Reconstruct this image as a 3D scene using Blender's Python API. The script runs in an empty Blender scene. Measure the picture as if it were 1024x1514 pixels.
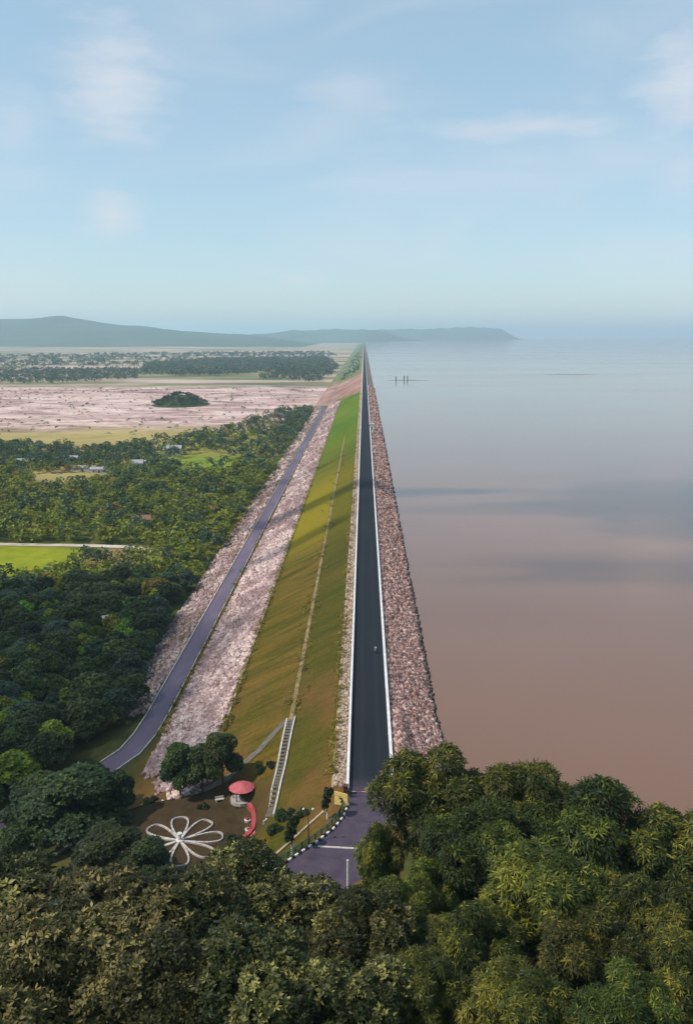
import bpy, bmesh, math, random
import numpy as np
from mathutils import Vector, Matrix, Euler

R = math.radians
scene = bpy.context.scene
random.seed(7)
rng = np.random.default_rng(7)

# ------------------------------------------------------------------ camera
F_PX, CX, CY, VH, UVP = 1250.0, 512.0, 757.0, 496.0, 538.0
PITCH = math.atan((CY - VH) / F_PX)
YAW = math.atan((UVP - CX) / F_PX * math.cos(PITCH))
CAM_Z = 75.0
cam_data = bpy.data.cameras.new('camera')
cam_data.sensor_fit = 'VERTICAL'
cam_data.sensor_height = 36.0
cam_data.lens = F_PX / 1514.0 * 36.0
cam_data.clip_start = 0.5
cam_data.clip_end = 80000
cam = bpy.data.objects.new('camera', cam_data)
scene.collection.objects.link(cam)
cam.location = (0, 0, CAM_Z)
cam.rotation_euler = (R(90) - PITCH, 0, YAW)
scene.camera = cam

# ------------------------------------------------------------------ sun, sky, exposure
SUN_AZ, SUN_EL = R(-108), R(49)          # azimuth from +Y, clockwise
SUN_DIR = Vector((math.sin(SUN_AZ) * math.cos(SUN_EL), math.cos(SUN_AZ) * math.cos(SUN_EL), math.sin(SUN_EL)))
sun_data = bpy.data.lights.new('sun', 'SUN')
sun_data.energy = 3.9
sun_data.angle = R(0.6)
sun_data.color = (1.0, 0.93, 0.82)
sun = bpy.data.objects.new('sun', sun_data)
scene.collection.objects.link(sun)
sun.rotation_euler = (-SUN_DIR).to_track_quat('-Z', 'Y').to_euler()
sun.location = SUN_DIR * 500

world = bpy.data.worlds.new('World')
scene.world = world
world.use_nodes = True
wt = world.node_tree
wt.nodes.clear()
w_out = wt.nodes.new('ShaderNodeOutputWorld')
w_bg = wt.nodes.new('ShaderNodeBackground')
w_sky = wt.nodes.new('ShaderNodeTexSky')
w_sky.sky_type = 'NISHITA'
w_sky.sun_disc = False
w_sky.sun_elevation = SUN_EL
w_sky.sun_rotation = SUN_AZ
w_sky.altitude = 200
w_sky.air_density = 1.0
w_sky.dust_density = 0.9
w_sky.ozone_density = 0.7
w_bg.inputs[1].default_value = 0.15
# thin high cloud in the sky: soft noise veils over the whole dome plus a few small wisps
w_tc = wt.nodes.new('ShaderNodeTexCoord')
def wn(t, **kw):
    n = wt.nodes.new(t)
    for k, v in kw.items():
        setattr(n, k, v)
    return n
def wl(a, b):
    wt.links.new(a, b)
w_map = wn('ShaderNodeMapping'); w_map.inputs['Scale'].default_value = (1.0, 1.0, 3.2)
wl(w_tc.outputs['Generated'], w_map.inputs['Vector'])
w_noi = wn('ShaderNodeTexNoise'); w_noi.inputs['Scale'].default_value = 4.2; w_noi.inputs['Detail'].default_value = 6; w_noi.inputs['Roughness'].default_value = 0.5
w_noi.inputs['Distortion'].default_value = 0.5
wl(w_map.outputs[0], w_noi.inputs['Vector'])
w_veil = wn('ShaderNodeMapRange', interpolation_type='SMOOTHSTEP')
w_veil.inputs['From Min'].default_value = 0.42; w_veil.inputs['From Max'].default_value = 0.80; w_veil.inputs['To Max'].default_value = 0.30
wl(w_noi.outputs['Fac'], w_veil.inputs['Value'])
w_fine = wn('ShaderNodeTexNoise'); w_fine.inputs['Scale'].default_value = 16; w_fine.inputs['Detail'].default_value = 7; w_fine.inputs['Roughness'].default_value = 0.6
wl(w_map.outputs[0], w_fine.inputs['Vector'])

def pix_dir(u, v):
    f = Vector((-math.sin(YAW) * math.cos(PITCH), math.cos(YAW) * math.cos(PITCH), -math.sin(PITCH)))
    r = Vector((math.cos(YAW), math.sin(YAW), 0))
    up = r.cross(f)
    return (f * F_PX + r * (u - CX) + up * (CY - v)).normalized()

acc = w_veil.outputs[0]
for (u, v, sx, sz, amp) in ((175, 125, 0.050, 0.050, 0.9), (165, 320, 0.026, 0.022, 0.8), (1015, 120, 0.040, 0.050, 0.9), (1010, 250, 0.03, 0.03, 0.5),
                            (790, 188, 0.11, 0.011, 0.75), (440, 415, 0.04, 0.010, 0.45), (520, 140, 0.05, 0.025, 0.45), (960, 405, 0.06, 0.013, 0.4), (30, 180, 0.03, 0.03, 0.45)):
    d = pix_dir(u, v)
    sub = wn('ShaderNodeVectorMath', operation='SUBTRACT'); wl(w_tc.outputs['Generated'], sub.inputs[0]); sub.inputs[1].default_value = d
    mp = wn('ShaderNodeVectorMath', operation='MULTIPLY'); wl(sub.outputs[0], mp.inputs[0]); mp.inputs[1].default_value = (1 / sx, 1 / sx, 1 / sz)
    ln = wn('ShaderNodeVectorMath', operation='LENGTH'); wl(mp.outputs[0], ln.inputs[0])
    nz = wn('ShaderNodeMath', operation='MULTIPLY_ADD'); wl(w_fine.outputs['Fac'], nz.inputs[0]); nz.inputs[1].default_value = -2.6; wl(ln.outputs['Value'], nz.inputs[2])
    mr = wn('ShaderNodeMapRange', interpolation_type='SMOOTHSTEP'); wl(nz.outputs[0], mr.inputs['Value'])
    mr.inputs['From Min'].default_value = -1.6; mr.inputs['From Max'].default_value = 0.5; mr.inputs['To Min'].default_value = amp * 0.72; mr.inputs['To Max'].default_value = 0
    ad = wn('ShaderNodeMath', operation='MAXIMUM'); wl(acc, ad.inputs[0]); wl(mr.outputs[0], ad.inputs[1])
    acc = ad.outputs[0]
w_base = wn('ShaderNodeMix', data_type='RGBA')      # even thin veil over the whole dome
w_base.inputs['Factor'].default_value = 0.46; wl(w_sky.outputs[0], w_base.inputs['A']); w_base.inputs['B'].default_value = (3.3, 4.9, 5.7, 1)
w_mix = wn('ShaderNodeMix', data_type='RGBA')
wl(acc, w_mix.inputs['Factor']); wl(w_base.outputs['Result'], w_mix.inputs['A']); w_mix.inputs['B'].default_value = (5.4, 5.4, 5.7, 1)
wl(w_mix.outputs['Result'], w_bg.inputs[0]); wl(w_bg.outputs[0], w_out.inputs[0])

scene.view_settings.view_transform = 'Standard'
scene.view_settings.look = 'None'
scene.view_settings.exposure = 0.0
scene.view_settings.gamma = 1.0
scene.render.engine = 'CYCLES'
cy = scene.cycles
cy.max_bounces = 6; cy.diffuse_bounces = 2; cy.glossy_bounces = 2; cy.transmission_bounces = 2
cy.transparent_max_bounces = 6; cy.volume_bounces = 3
cy.use_denoising = True
cy.caustics_reflective = False; cy.caustics_refractive = False

HAZE_DENSITY = 0.80e-4
HAZE_COLOR = (0.62, 0.85, 1.0, 1)

# ------------------------------------------------------------------ projections (layout only: pixel of a ground point -> world)
def at_z(u, v, z):
    d = pix_dir(u, v)
    t = (z - CAM_Z) / d.z
    return Vector((d.x * t, d.y * t, z))
def at_y(u, v, Y):
    d = pix_dir(u, v)
    t = Y / d.y
    return Vector((d.x * t, Y, CAM_Z + d.z * t))

# ------------------------------------------------------------------ mesh helpers
COL = scene.collection
def link(o, parent=None):
    COL.objects.link(o)
    if parent is not None:
        o.parent = parent
    return o
def mesh_np(name, verts, faces, mat=None, parent=None, attrs=None, smooth=False, loc=(0, 0, 0)):
    """verts (n,3); faces (m,k) constant k array"""
    me = bpy.data.meshes.new(name)
    verts = np.ascontiguousarray(verts, dtype=np.float32)
    faces = np.ascontiguousarray(faces, dtype=np.int32)
    n, (m, k) = len(verts), faces.shape
    me.vertices.add(n); me.vertices.foreach_set('co', verts.ravel())
    me.loops.add(m * k); me.loops.foreach_set('vertex_index', faces.ravel())
    me.polygons.add(m); me.polygons.foreach_set('loop_start', np.arange(0, m * k, k, dtype=np.int32))
    if attrs:
        for an, av in attrs.items():
            a = me.attributes.new(an, 'FLOAT', 'POINT'); a.data.foreach_set('value', np.ascontiguousarray(av, dtype=np.float32))
    me.update(calc_edges=True)
    if smooth:
        me.polygons.foreach_set('use_smooth', np.ones(m, dtype=bool))
    if mat is not None:
        me.materials.append(mat)
    o = bpy.data.objects.new(name, me); o.location = loc
    return link(o, parent)
class MB:
    """collects boxes, tubes and polygons into one mesh"""
    def __init__(s): s.v = []; s.f = []
    def add(s, vs, fs):
        b = len(s.v); s.v += [tuple(p) for p in vs]; s.f += [tuple(b + i for i in f) for f in fs]
    def box(s, c, size, rz=0, taper=1.0):
        hx, hy, hz = size[0] / 2, size[1] / 2, size[2] / 2
        ca, sa = math.cos(rz), math.sin(rz); vs = []
        for z, k in ((-hz, 1), (hz, taper)):
            for x, y in ((-hx, -hy), (hx, -hy), (hx, hy), (-hx, hy)):
                x *= k; y *= k
                vs.append((c[0] + x * ca - y * sa, c[1] + x * sa + y * ca, c[2] + z))
        s.add(vs, [(3, 2, 1, 0), (4, 5, 6, 7), (0, 1, 5, 4), (1, 2, 6, 5), (2, 3, 7, 6), (3, 0, 4, 7)])
    def tube(s, pts, rad, n=7, cap=True):
        pts = [Vector(p) for p in pts]
        if not hasattr(rad, '__len__'): rad = [rad] * len(pts)
        b = len(s.v)
        for i, p in enumerate(pts):
            t = (pts[min(i + 1, len(pts) - 1)] - pts[max(i - 1, 0)]).normalized()
            a = t.orthogonal().normalized() if i == 0 else (a - t * a.dot(t)).normalized()
            c = t.cross(a)
            for k in range(n):
                an = 2 * math.pi * k / n
                s.v.append(tuple(p + (a * math.cos(an) + c * math.sin(an)) * rad[i]))
        for i in range(len(pts) - 1):
            for k in range(n):
                s.f.append((b + i * n + k, b + i * n + (k + 1) % n, b + (i + 1) * n + (k + 1) % n, b + (i + 1) * n + k))
        if cap:
            s.f.append(tuple(b + k for k in reversed(range(n))))
            s.f.append(tuple(b + (len(pts) - 1) * n + k for k in range(n)))
    def lathe(s, c, prof, n=12):
        b = len(s.v)
        for (r, z) in prof:
            for k in range(n):
                an = 2 * math.pi * k / n
                s.v.append((c[0] + r * math.cos(an), c[1] + r * math.sin(an), c[2] + z))
        for i in range(len(prof) - 1):
            for k in range(n):
                s.f.append((b + i * n + k, b + i * n + (k + 1) % n, b + (i + 1) * n + (k + 1) % n, b + (i + 1) * n + k))
        s.f.append(tuple(b + k for k in reversed(range(n))))
        s.f.append(tuple(b + (len(prof) - 1) * n + k for k in range(n)))
    def build(s, name, mat, parent=None, smooth=False, loc=(0, 0, 0)):
        me = bpy.data.meshes.new(name); me.from_pydata(s.v, [], s.f); me.update()
        if smooth:
            for p in me.polygons: p.use_smooth = True
        me.materials.append(mat)
        o = bpy.data.objects.new(name, me); o.location = loc
        return link(o, parent)
def empty(name, loc, rz=0, sc=1.0):
    o = bpy.data.objects.new(name, None); o.location = loc; o.rotation_euler = (0, 0, rz); o.scale = (sc, sc, sc)
    o.empty_display_size = 0.5
    return link(o)
def tag(o, label=None, cat=None, group=None, kind=None):
    if label: o['label'] = label
    if cat: o['category'] = cat
    if group: o['group'] = group
    if kind: o['kind'] = kind
    return o
def copy_tree(o, parent=None):
    c = o.copy(); COL.objects.link(c)
    if parent is not None: c.parent = parent
    for ch in list(o.children): copy_tree(ch, c)
    return c
def smooth01(a, b, x):
    t = np.clip((x - a) / (b - a), 0, 1)
    return t * t * (3 - 2 * t)

# ------------------------------------------------------------------ materials
class NT:
    def __init__(s, name, rough=0.9, spec=0.2):
        s.m = bpy.data.materials.new(name); s.m.use_nodes = True
        s.t = s.m.node_tree; s.b = s.t.nodes['Principled BSDF']
        s.b.inputs['Roughness'].default_value = rough; s.b.inputs['Specular IOR Level'].default_value = spec
        s.out = s.t.nodes['Material Output']; s.pos = None
    def n(s, t, **kw):
        n = s.t.nodes.new(t)
        for k, v in kw.items(): setattr(n, k, v)
        return n
    def l(s, a, b): s.t.links.new(a, b)
    def position(s):
        if s.pos is None: s.pos = s.n('ShaderNodeNewGeometry').outputs['Position']
        return s.pos
    def xyz(s):
        x = s.n('ShaderNodeSeparateXYZ'); s.l(s.position(), x.inputs[0]); return x.outputs
    def noise(s, scale, detail=4, rough=0.55, stretch=(1, 1, 1), dist=0.0, vec=None, off=(0, 0, 0), rz=0):
        mp = s.n('ShaderNodeMapping'); s.l(vec if vec is not None else s.position(), mp.inputs['Vector'])
        mp.inputs['Scale'].default_value = stretch; mp.inputs['Location'].default_value = off; mp.inputs['Rotation'].default_value = (0, 0, rz)
        n = s.n('ShaderNodeTexNoise'); n.inputs['Scale'].default_value = scale; n.inputs['Detail'].default_value = detail
        n.inputs['Roughness'].default_value = rough; n.inputs['Distortion'].default_value = dist
        s.l(mp.outputs[0], n.inputs['Vector']); return n.outputs['Fac']
    def ramp(s, fac, stops):
        r = s.n('ShaderNodeValToRGB'); e = r.color_ramp.elements
        while len(e) < len(stops): e.new(0.5)
        for i, (p, c) in enumerate(stops): e[i].position = p; e[i].color = (*c, 1)
        s.l(fac, r.inputs[0]); return r.outputs[0]
    def rng(s, fac, a, b, c=0.0, d=1.0, smooth=True):
        m = s.n('ShaderNodeMapRange'); m.interpolation_type = 'SMOOTHSTEP' if smooth else 'LINEAR'
        s.l(fac, m.inputs['Value']); m.inputs['From Min'].default_value = a; m.inputs['From Max'].default_value = b
        m.inputs['To Min'].default_value = c; m.inputs['To Max'].default_value = d; return m.outputs[0]
    def math(s, op, a, b=None):
        m = s.n('ShaderNodeMath', operation=op)
        for i, q in enumerate((a, b)):
            if q is None: continue
            if isinstance(q, (int, float)): m.inputs[i].default_value = q
            else: s.l(q, m.inputs[i])
        return m.outputs[0]
    def mix(s, fac, a, b, blend='MIX'):
        m = s.n('ShaderNodeMix', data_type='RGBA'); m.blend_type = blend
        for i, q in (('Factor', fac), ('A', a), ('B', b)):
            if isinstance(q, (int, float)): m.inputs[i].default_value = q
            elif isinstance(q, tuple): m.inputs[i].default_value = (*q, 1)
            else: s.l(q, m.inputs[i])
        return m.outputs['Result']
    def color(s, c):
        if isinstance(c, tuple): s.b.inputs['Base Color'].default_value = (*c, 1)
        else: s.l(c, s.b.inputs['Base Color'])
    def bump(s, h, strength=0.5, dist=0.1):
        b = s.n('ShaderNodeBump'); b.inputs['Strength'].default_value = strength; b.inputs['Distance'].default_value = dist
        s.l(h, b.inputs['Height']); s.l(b.outputs[0], s.b.inputs['Normal'])
    def attr(s, name):
        a = s.n('ShaderNodeAttribute'); a.attribute_name = name; return a.outputs['Fac']
    def objrand(s):
        return s.n('ShaderNodeObjectInfo').outputs['Random']
M = {}
def simple(name, c1, c2=None, scale=1.5, rough=0.85, spec=0.2, bump=0.0, detail=5):
    t = NT(name, rough, spec)
    if c2 is None: c2 = tuple(x * 0.72 for x in c1)
    n = t.noise(scale, detail, 0.6)
    t.color(t.ramp(n, [(0.3, c2), (0.7, c1)]))
    if bump: t.bump(n, bump, 0.05)
    M[name] = t.m
    return t.m

# crest asphalt: dark, slightly blue, faint wheel tracks and dusty edges
t = NT('asphalt', 0.9, 0.12)
x = t.xyz()
n1 = t.noise(0.12, 5, 0.6, (1, 0.12, 1)); n2 = t.noise(7, 3, 0.6)
c = t.ramp(n1, [(0.3, (0.014, 0.018, 0.024)), (0.7, (0.022, 0.027, 0.034))])
tr = t.rng(t.math('ABSOLUTE', t.math('SUBTRACT', t.math('ABSOLUTE', t.math('SUBTRACT', x[0], 1.35)), 1.55)), 0.15, 0.6, 1, 0)
c = t.mix(t.math('MULTIPLY', tr, 0.35), c, (0.030, 0.034, 0.041))
far = t.rng(x[1], 135, 128, 0, 1)
c = t.mix(t.math('MULTIPLY', far, 0.85), c, t.ramp(t.noise(0.5, 5, 0.65), [(0.3, (0.070, 0.052, 0.078)), (0.7, (0.115, 0.086, 0.118))]))
c = t.mix(t.math('MULTIPLY', n2, 0.25), c, (0.05, 0.05, 0.055), 'OVERLAY')
t.color(c); t.bump(n2, 0.2, 0.02); M['asphalt'] = t.m
# older, paler lower road
t = NT('old_asphalt', 0.85, 0.25)
n1 = t.noise(0.10, 6, 0.62, (1, 0.25, 1)); n2 = t.noise(5, 3, 0.6)
c = t.ramp(n1, [(0.28, (0.095, 0.070, 0.110)), (0.55, (0.140, 0.105, 0.150)), (0.78, (0.22, 0.175, 0.21))])
t.color(c); t.bump(n2, 0.2, 0.02); M['old_asphalt'] = t.m
# mown grass of the downstream face: green with golden and brown swathes running up the slope
def grass_nodes(t):
    x = t.xyz()
    nb = t.noise(0.016, 4, 0.55, (1, 0.45, 0.0))
    ns = t.noise(0.10, 5, 0.62, (0.30, 1.0, 0.0), 0.6, None, (0, 0, 0), R(-62))
    nf = t.noise(1.1, 4, 0.65)
    c = t.ramp(ns, [(0.30, (0.042, 0.046, 0.006)), (0.5, (0.082, 0.062, 0.008)), (0.72, (0.150, 0.084, 0.013))])
    n_s2 = t.noise(0.33, 5, 0.6, (0.16, 1.0, 0.0), 0.4, None, (5, 0, 0), R(-60))
    c = t.mix(t.rng(n_s2, 0.40, 0.66, 0, 0.6), c, t.mix(0.5, c, (0.20, 0.125, 0.030)))
    c = t.mix(t.rng(n_s2, 0.50, 0.30, 0, 0.5), c, (0.036, 0.048, 0.006))
    green = t.rng(x[1], 380, 760)
    c = t.mix(t.math('MULTIPLY', green, 0.85), c, t.ramp(nb, [(0.35, (0.065, 0.130, 0.006)), (0.7, (0.120, 0.175, 0.008))]))
    gold = t.math('MULTIPLY', t.rng(x[1], 300, 370), t.rng(x[1], 560, 440))
    c = t.mix(t.math('MULTIPLY', gold, 0.75), c, t.ramp(nb, [(0.3, (0.19, 0.16, 0.006)), (0.7, (0.25, 0.19, 0.008))]))
    upper = t.math('MULTIPLY', t.rng(x[0], -16.5, -14.0), t.rng(x[1], 620, 380))      # the strip above the berm path is greener
    c = t.mix(t.math('MULTIPLY', upper, 0.6), c, (0.046, 0.052, 0.007))
    red = t.math('MULTIPLY', t.rng(t.noise(0.045, 4, 0.6, (1, 0.5, 0), 0, None, (31, 7, 0)), 0.40, 0.62), t.rng(x[1], 230, 150))
    c = t.mix(t.math('MULTIPLY', red, 0.85), c, (0.150, 0.075, 0.025))
    c = t.mix(0.55, c, t.ramp(nf, [(0.25, (0.25, 0.25, 0.25)), (0.75, (0.78, 0.78, 0.78))]), 'OVERLAY')
    return c, nf, x
t = NT('slope_grass', 0.95, 0.05)
c, nf, x = grass_nodes(t)
yw = t.math('ADD', x[1], t.math('MULTIPLY', t.math('SUBTRACT', t.noise(0.035, 5, 0.65, (1, 0.5, 0)), 0.5), 420))
pink = t.math('MULTIPLY', t.rng(yw, 1170, 1260), t.rng(yw, 2000, 1650))
c = t.mix(pink, c, t.ramp(t.noise(0.02, 5, 0.6, (1, 0.4, 0)), [(0.3, (0.20, 0.085, 0.070)), (0.7, (0.42, 0.27, 0.22))]))
pale = t.rng(yw, 1700, 2100)
c = t.mix(pale, c, t.ramp(t.noise(0.02, 5, 0.6), [(0.3, (0.07, 0.10, 0.05)), (0.7, (0.22, 0.24, 0.12))]))
t.color(c); t.bump(nf, 0.6, 0.25); M['slope_grass'] = t.m
# hillside and garden ground
t = NT('hillside_soil', 0.95, 0.05)
c, nf, x = grass_nodes(t)
gd = t.n('ShaderNodeVectorMath', operation='DISTANCE'); t.l(t.position(), gd.inputs[0]); gd.inputs[1].default_value = (-34, 137, -14)
gn = t.math('ADD', gd.outputs['Value'], t.math('MULTIPLY', t.noise(0.12, 4, 0.6), 10))
c = t.mix(t.rng(gn, 29, 17, 0, 0.92), c, t.ramp(t.noise(0.35, 5, 0.65), [(0.3, (0.030, 0.024, 0.014)), (0.55, (0.058, 0.038, 0.022)), (0.75, (0.044, 0.048, 0.016))]))
wild = t.math('MAXIMUM', t.math('MAXIMUM', t.rng(x[0], -46, -54), t.rng(x[1], 106, 98)), t.rng(x[0], 5.2, 6.2))
c = t.mix(wild, c, t.ramp(t.noise(0.2, 5, 0.65), [(0.3, (0.030, 0.036, 0.012)), (0.7, (0.085, 0.080, 0.025))]))
t.color(c); t.bump(nf, 0.6, 0.25); M['hillside_soil'] = t.m
# bare bed under the loose rock
t = NT('rock_bed_pale', 0.95, 0.1)
n1 = t.noise(0.09, 6, 0.65, (1, 0.5, 1)); n2 = t.noise(1.4, 5, 0.7)
c = t.ramp(n1, [(0.30, (0.17, 0.095, 0.080)), (0.48, (0.37, 0.235, 0.20)), (0.72, (0.62, 0.47, 0.39))])
c = t.mix(0.6, c, t.ramp(n2, [(0.25, (0.15, 0.15, 0.15)), (0.75, (0.85, 0.85, 0.85))]), 'OVERLAY')
t.color(c); t.bump(n2, 0.8, 0.3); M['rock_bed_pale'] = t.m
t = NT('rock_bed_brown', 0.95, 0.1)
n2 = t.noise(1.2, 5, 0.7)
t.color(t.ramp(n2, [(0.3, (0.14, 0.082, 0.068)), (0.7, (0.34, 0.24, 0.20))])); t.bump(n2, 0.8, 0.3); M['rock_bed_brown'] = t.m
def stone_mat(name, lo, mid, hi, wet=False, patch=0.0):
    t = NT(name, 0.9, 0.2)
    a = t.attr('tone')
    c = t.ramp(a, [(0.1, lo), (0.5, mid), (0.95, hi)])
    if patch:
        c = t.mix(t.rng(t.noise(0.075, 6, 0.68, (0.7, 0.35, 1), 0.8, None, (3, 0, 0), R(25)), 0.41, 0.58, 0, patch), c, tuple(q * 0.8 for q in lo))
    n = t.noise(6, 3, 0.6)
    c = t.mix(0.4, c, t.ramp(n, [(0.3, (0.25, 0.25, 0.25)), (0.7, (0.75, 0.75, 0.75))]), 'OVERLAY')
    if wet:
        z = t.xyz()[2]
        c = t.mix(t.rng(z, -4.0, -4.75), c, (0.035, 0.034, 0.036))
    t.color(c); M[name] = t.m
stone_mat('stone_pale', (0.24, 0.140, 0.140), (0.52, 0.375, 0.350), (0.74, 0.60, 0.53), False, 0.75)
stone_mat('stone_brown', (0.17, 0.082, 0.066), (0.38, 0.215, 0.180), (0.64, 0.44, 0.38), True)
stone_mat('stone_tan', (0.16, 0.10, 0.07), (0.36, 0.26, 0.19), (0.58, 0.48, 0.37))
simple('white_paint', (0.78, 0.76, 0.76), (0.58, 0.55, 0.55), 0.6, 0.7)
simple('black_paint', (0.03, 0.03, 0.032), (0.02, 0.02, 0.02), 2, 0.6)
simple('concrete', (0.50, 0.46, 0.43), (0.30, 0.27, 0.25), 0.5, 0.9, bump=0.2)
simple('tan_stone', (0.46, 0.36, 0.25), (0.28, 0.19, 0.12), 0.6, 0.9, bump=0.3)
simple('path_earth', (0.30, 0.22, 0.11), (0.15, 0.10, 0.05), 0.4, 0.95)
simple('track_earth', (0.62, 0.54, 0.46), (0.42, 0.34, 0.27), 0.1, 0.95)
simple('garden_white', (0.62, 0.56, 0.52), (0.38, 0.33, 0.30), 1.2, 0.8)
simple('garden_path', (0.16, 0.14, 0.12), (0.085, 0.075, 0.06), 0.8, 0.9)
simple('red_paint', (0.46, 0.085, 0.095), (0.28, 0.045, 0.05), 0.7, 0.7)
simple('pink_tile', (0.55, 0.14, 0.15), (0.38, 0.08, 0.09), 0.8, 0.7)
simple('red_flower', (0.42, 0.045, 0.065), (0.24, 0.025, 0.035), 2.0, 0.8)
simple('yellow_paint', (0.74, 0.58, 0.20), (0.60, 0.44, 0.13), 1.5, 0.7)
simple('dark_red', (0.12, 0.045, 0.035), (0.07, 0.03, 0.025), 1.5, 0.8)
simple('green_paint', (0.030, 0.105, 0.070), (0.02, 0.065, 0.045), 1.5, 0.5)
simple('dark_metal', (0.035, 0.037, 0.042), (0.02, 0.022, 0.025), 3, 0.5)
simple('lamp_glass', (0.75, 0.75, 0.72), (0.65, 0.65, 0.62), 3, 0.2, 0.5)
simple('house_wall', (0.62, 0.56, 0.50), (0.45, 0.40, 0.36), 0.5, 0.9)
simple('house_blue', (0.42, 0.46, 0.55), (0.30, 0.33, 0.40), 0.5, 0.9)
simple('roof_sheet', (0.42, 0.40, 0.42), (0.26, 0.24, 0.26), 0.7, 0.7)
simple('roof_tile', (0.30, 0.15, 0.10), (0.18, 0.09, 0.06), 0.7, 0.8)
simple('window_dark', (0.02, 0.022, 0.025), (0.015, 0.016, 0.018), 3, 0.2, 0.5)
simple('bark', (0.13, 0.095, 0.065), (0.06, 0.045, 0.032), 3, 0.95, bump=0.4)
simple('whitewash', (0.70, 0.68, 0.64), (0.5, 0.47, 0.43), 3, 0.9)
simple('skin', (0.22, 0.12, 0.075), (0.18, 0.095, 0.06), 8, 0.6)
simple('cloth_pale', (0.55, 0.56, 0.60), (0.42, 0.43, 0.47), 6, 0.9)
simple('cloth_dark', (0.03, 0.035, 0.05), (0.02, 0.022, 0.03), 6, 0.9)
simple('rubber', (0.015, 0.015, 0.016), (0.01, 0.01, 0.01), 6, 0.8)
simple('gravel_dark', (0.07, 0.055, 0.05), (0.035, 0.028, 0.026), 1.2, 0.95, bump=0.4)

def leaf_mat(name, dark, mid, tip, trans=0.25, var=0.25, tip_at=0.8, rough=0.55, spec=0.25):
    t = NT(name, rough, spec)
    a = t.attr('tone')
    c = t.ramp(a, [(0.05, dark), (0.5, mid), (tip_at, mid), (1.0, tip)])
    hs = t.n('ShaderNodeHueSaturation')
    r = t.objrand()
    t.l(t.rng(r, 0, 1, 0.5 - var * 0.10, 0.5 + var * 0.06, False), hs.inputs['Hue'])
    t.l(t.rng(t.math('FRACT', t.math('MULTIPLY', r, 7.13)), 0, 1, 1 - var, 1 + var * 1.2, False), hs.inputs['Value'])
    t.l(c, hs.inputs['Color']); c = hs.outputs[0]
    t.color(c)
    tr = t.n('ShaderNodeBsdfTranslucent')
    t.l(t.mix(0.4, c, (0.16, 0.17, 0.02)), tr.inputs[0])
    mx = t.n('ShaderNodeMixShader'); mx.inputs[0].default_value = trans
    t.l(t.b.outputs[0], mx.inputs[1]); t.l(tr.outputs[0], mx.inputs[2]); t.l(mx.outputs[0], t.out.inputs['Surface'])
    M[name] = t.m
leaf_mat('leaf_olive', (0.013, 0.018, 0.005), (0.036, 0.041, 0.008), (0.330, 0.290, 0.085), 0.18, 0.25, 0.60)
leaf_mat('leaf_mango', (0.012, 0.021, 0.005), (0.044, 0.060, 0.008), (0.250, 0.245, 0.030), 0.22, 0.35, 0.60)
leaf_mat('leaf_deep', (0.014, 0.028, 0.009), (0.032, 0.054, 0.013), (0.085, 0.115, 0.022), 0.2, 0.4)
leaf_mat('leaf_bright', (0.060, 0.110, 0.012), (0.155, 0.235, 0.016), (0.310, 0.350, 0.035), 0.25, 0.45)
leaf_mat('leaf_yellow', (0.070, 0.072, 0.010), (0.190, 0.160, 0.020), (0.340, 0.260, 0.050), 0.2, 0.4)
leaf_mat('leaf_blue', (0.022, 0.042, 0.028), (0.042, 0.072, 0.042), (0.085, 0.115, 0.055), 0.2, 0.4)
leaf_mat('leaf_far', (0.018, 0.036, 0.022), (0.042, 0.070, 0.032), (0.090, 0.115, 0.040), 0.15)

# ------------------------------------------------------------------ dyke cross-section
PROF = [(-400, -27.0), (-69, -27.0), (-57.5, -22.3), (-56, -22.0), (-51, -22.0), (-50, -22.25), (-32.6, -14.2), (-32.2, -13.75), (-31.6, -13.5),
        (-15.9, -5.55), (-14.7, -5.30), (-5.1, -0.35), (-4.9, -0.25), (-2.75, -0.1), (-2.7, 0.0), (5.4, 0.0), (5.5, -0.15), (34, -14.4), (60, -26), (400, -26)]
PX = np.array([p[0] for p in PROF]); PZ = np.array([p[1] for p in PROF])
def prof(x): return np.interp(x, PX, PZ)

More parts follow.
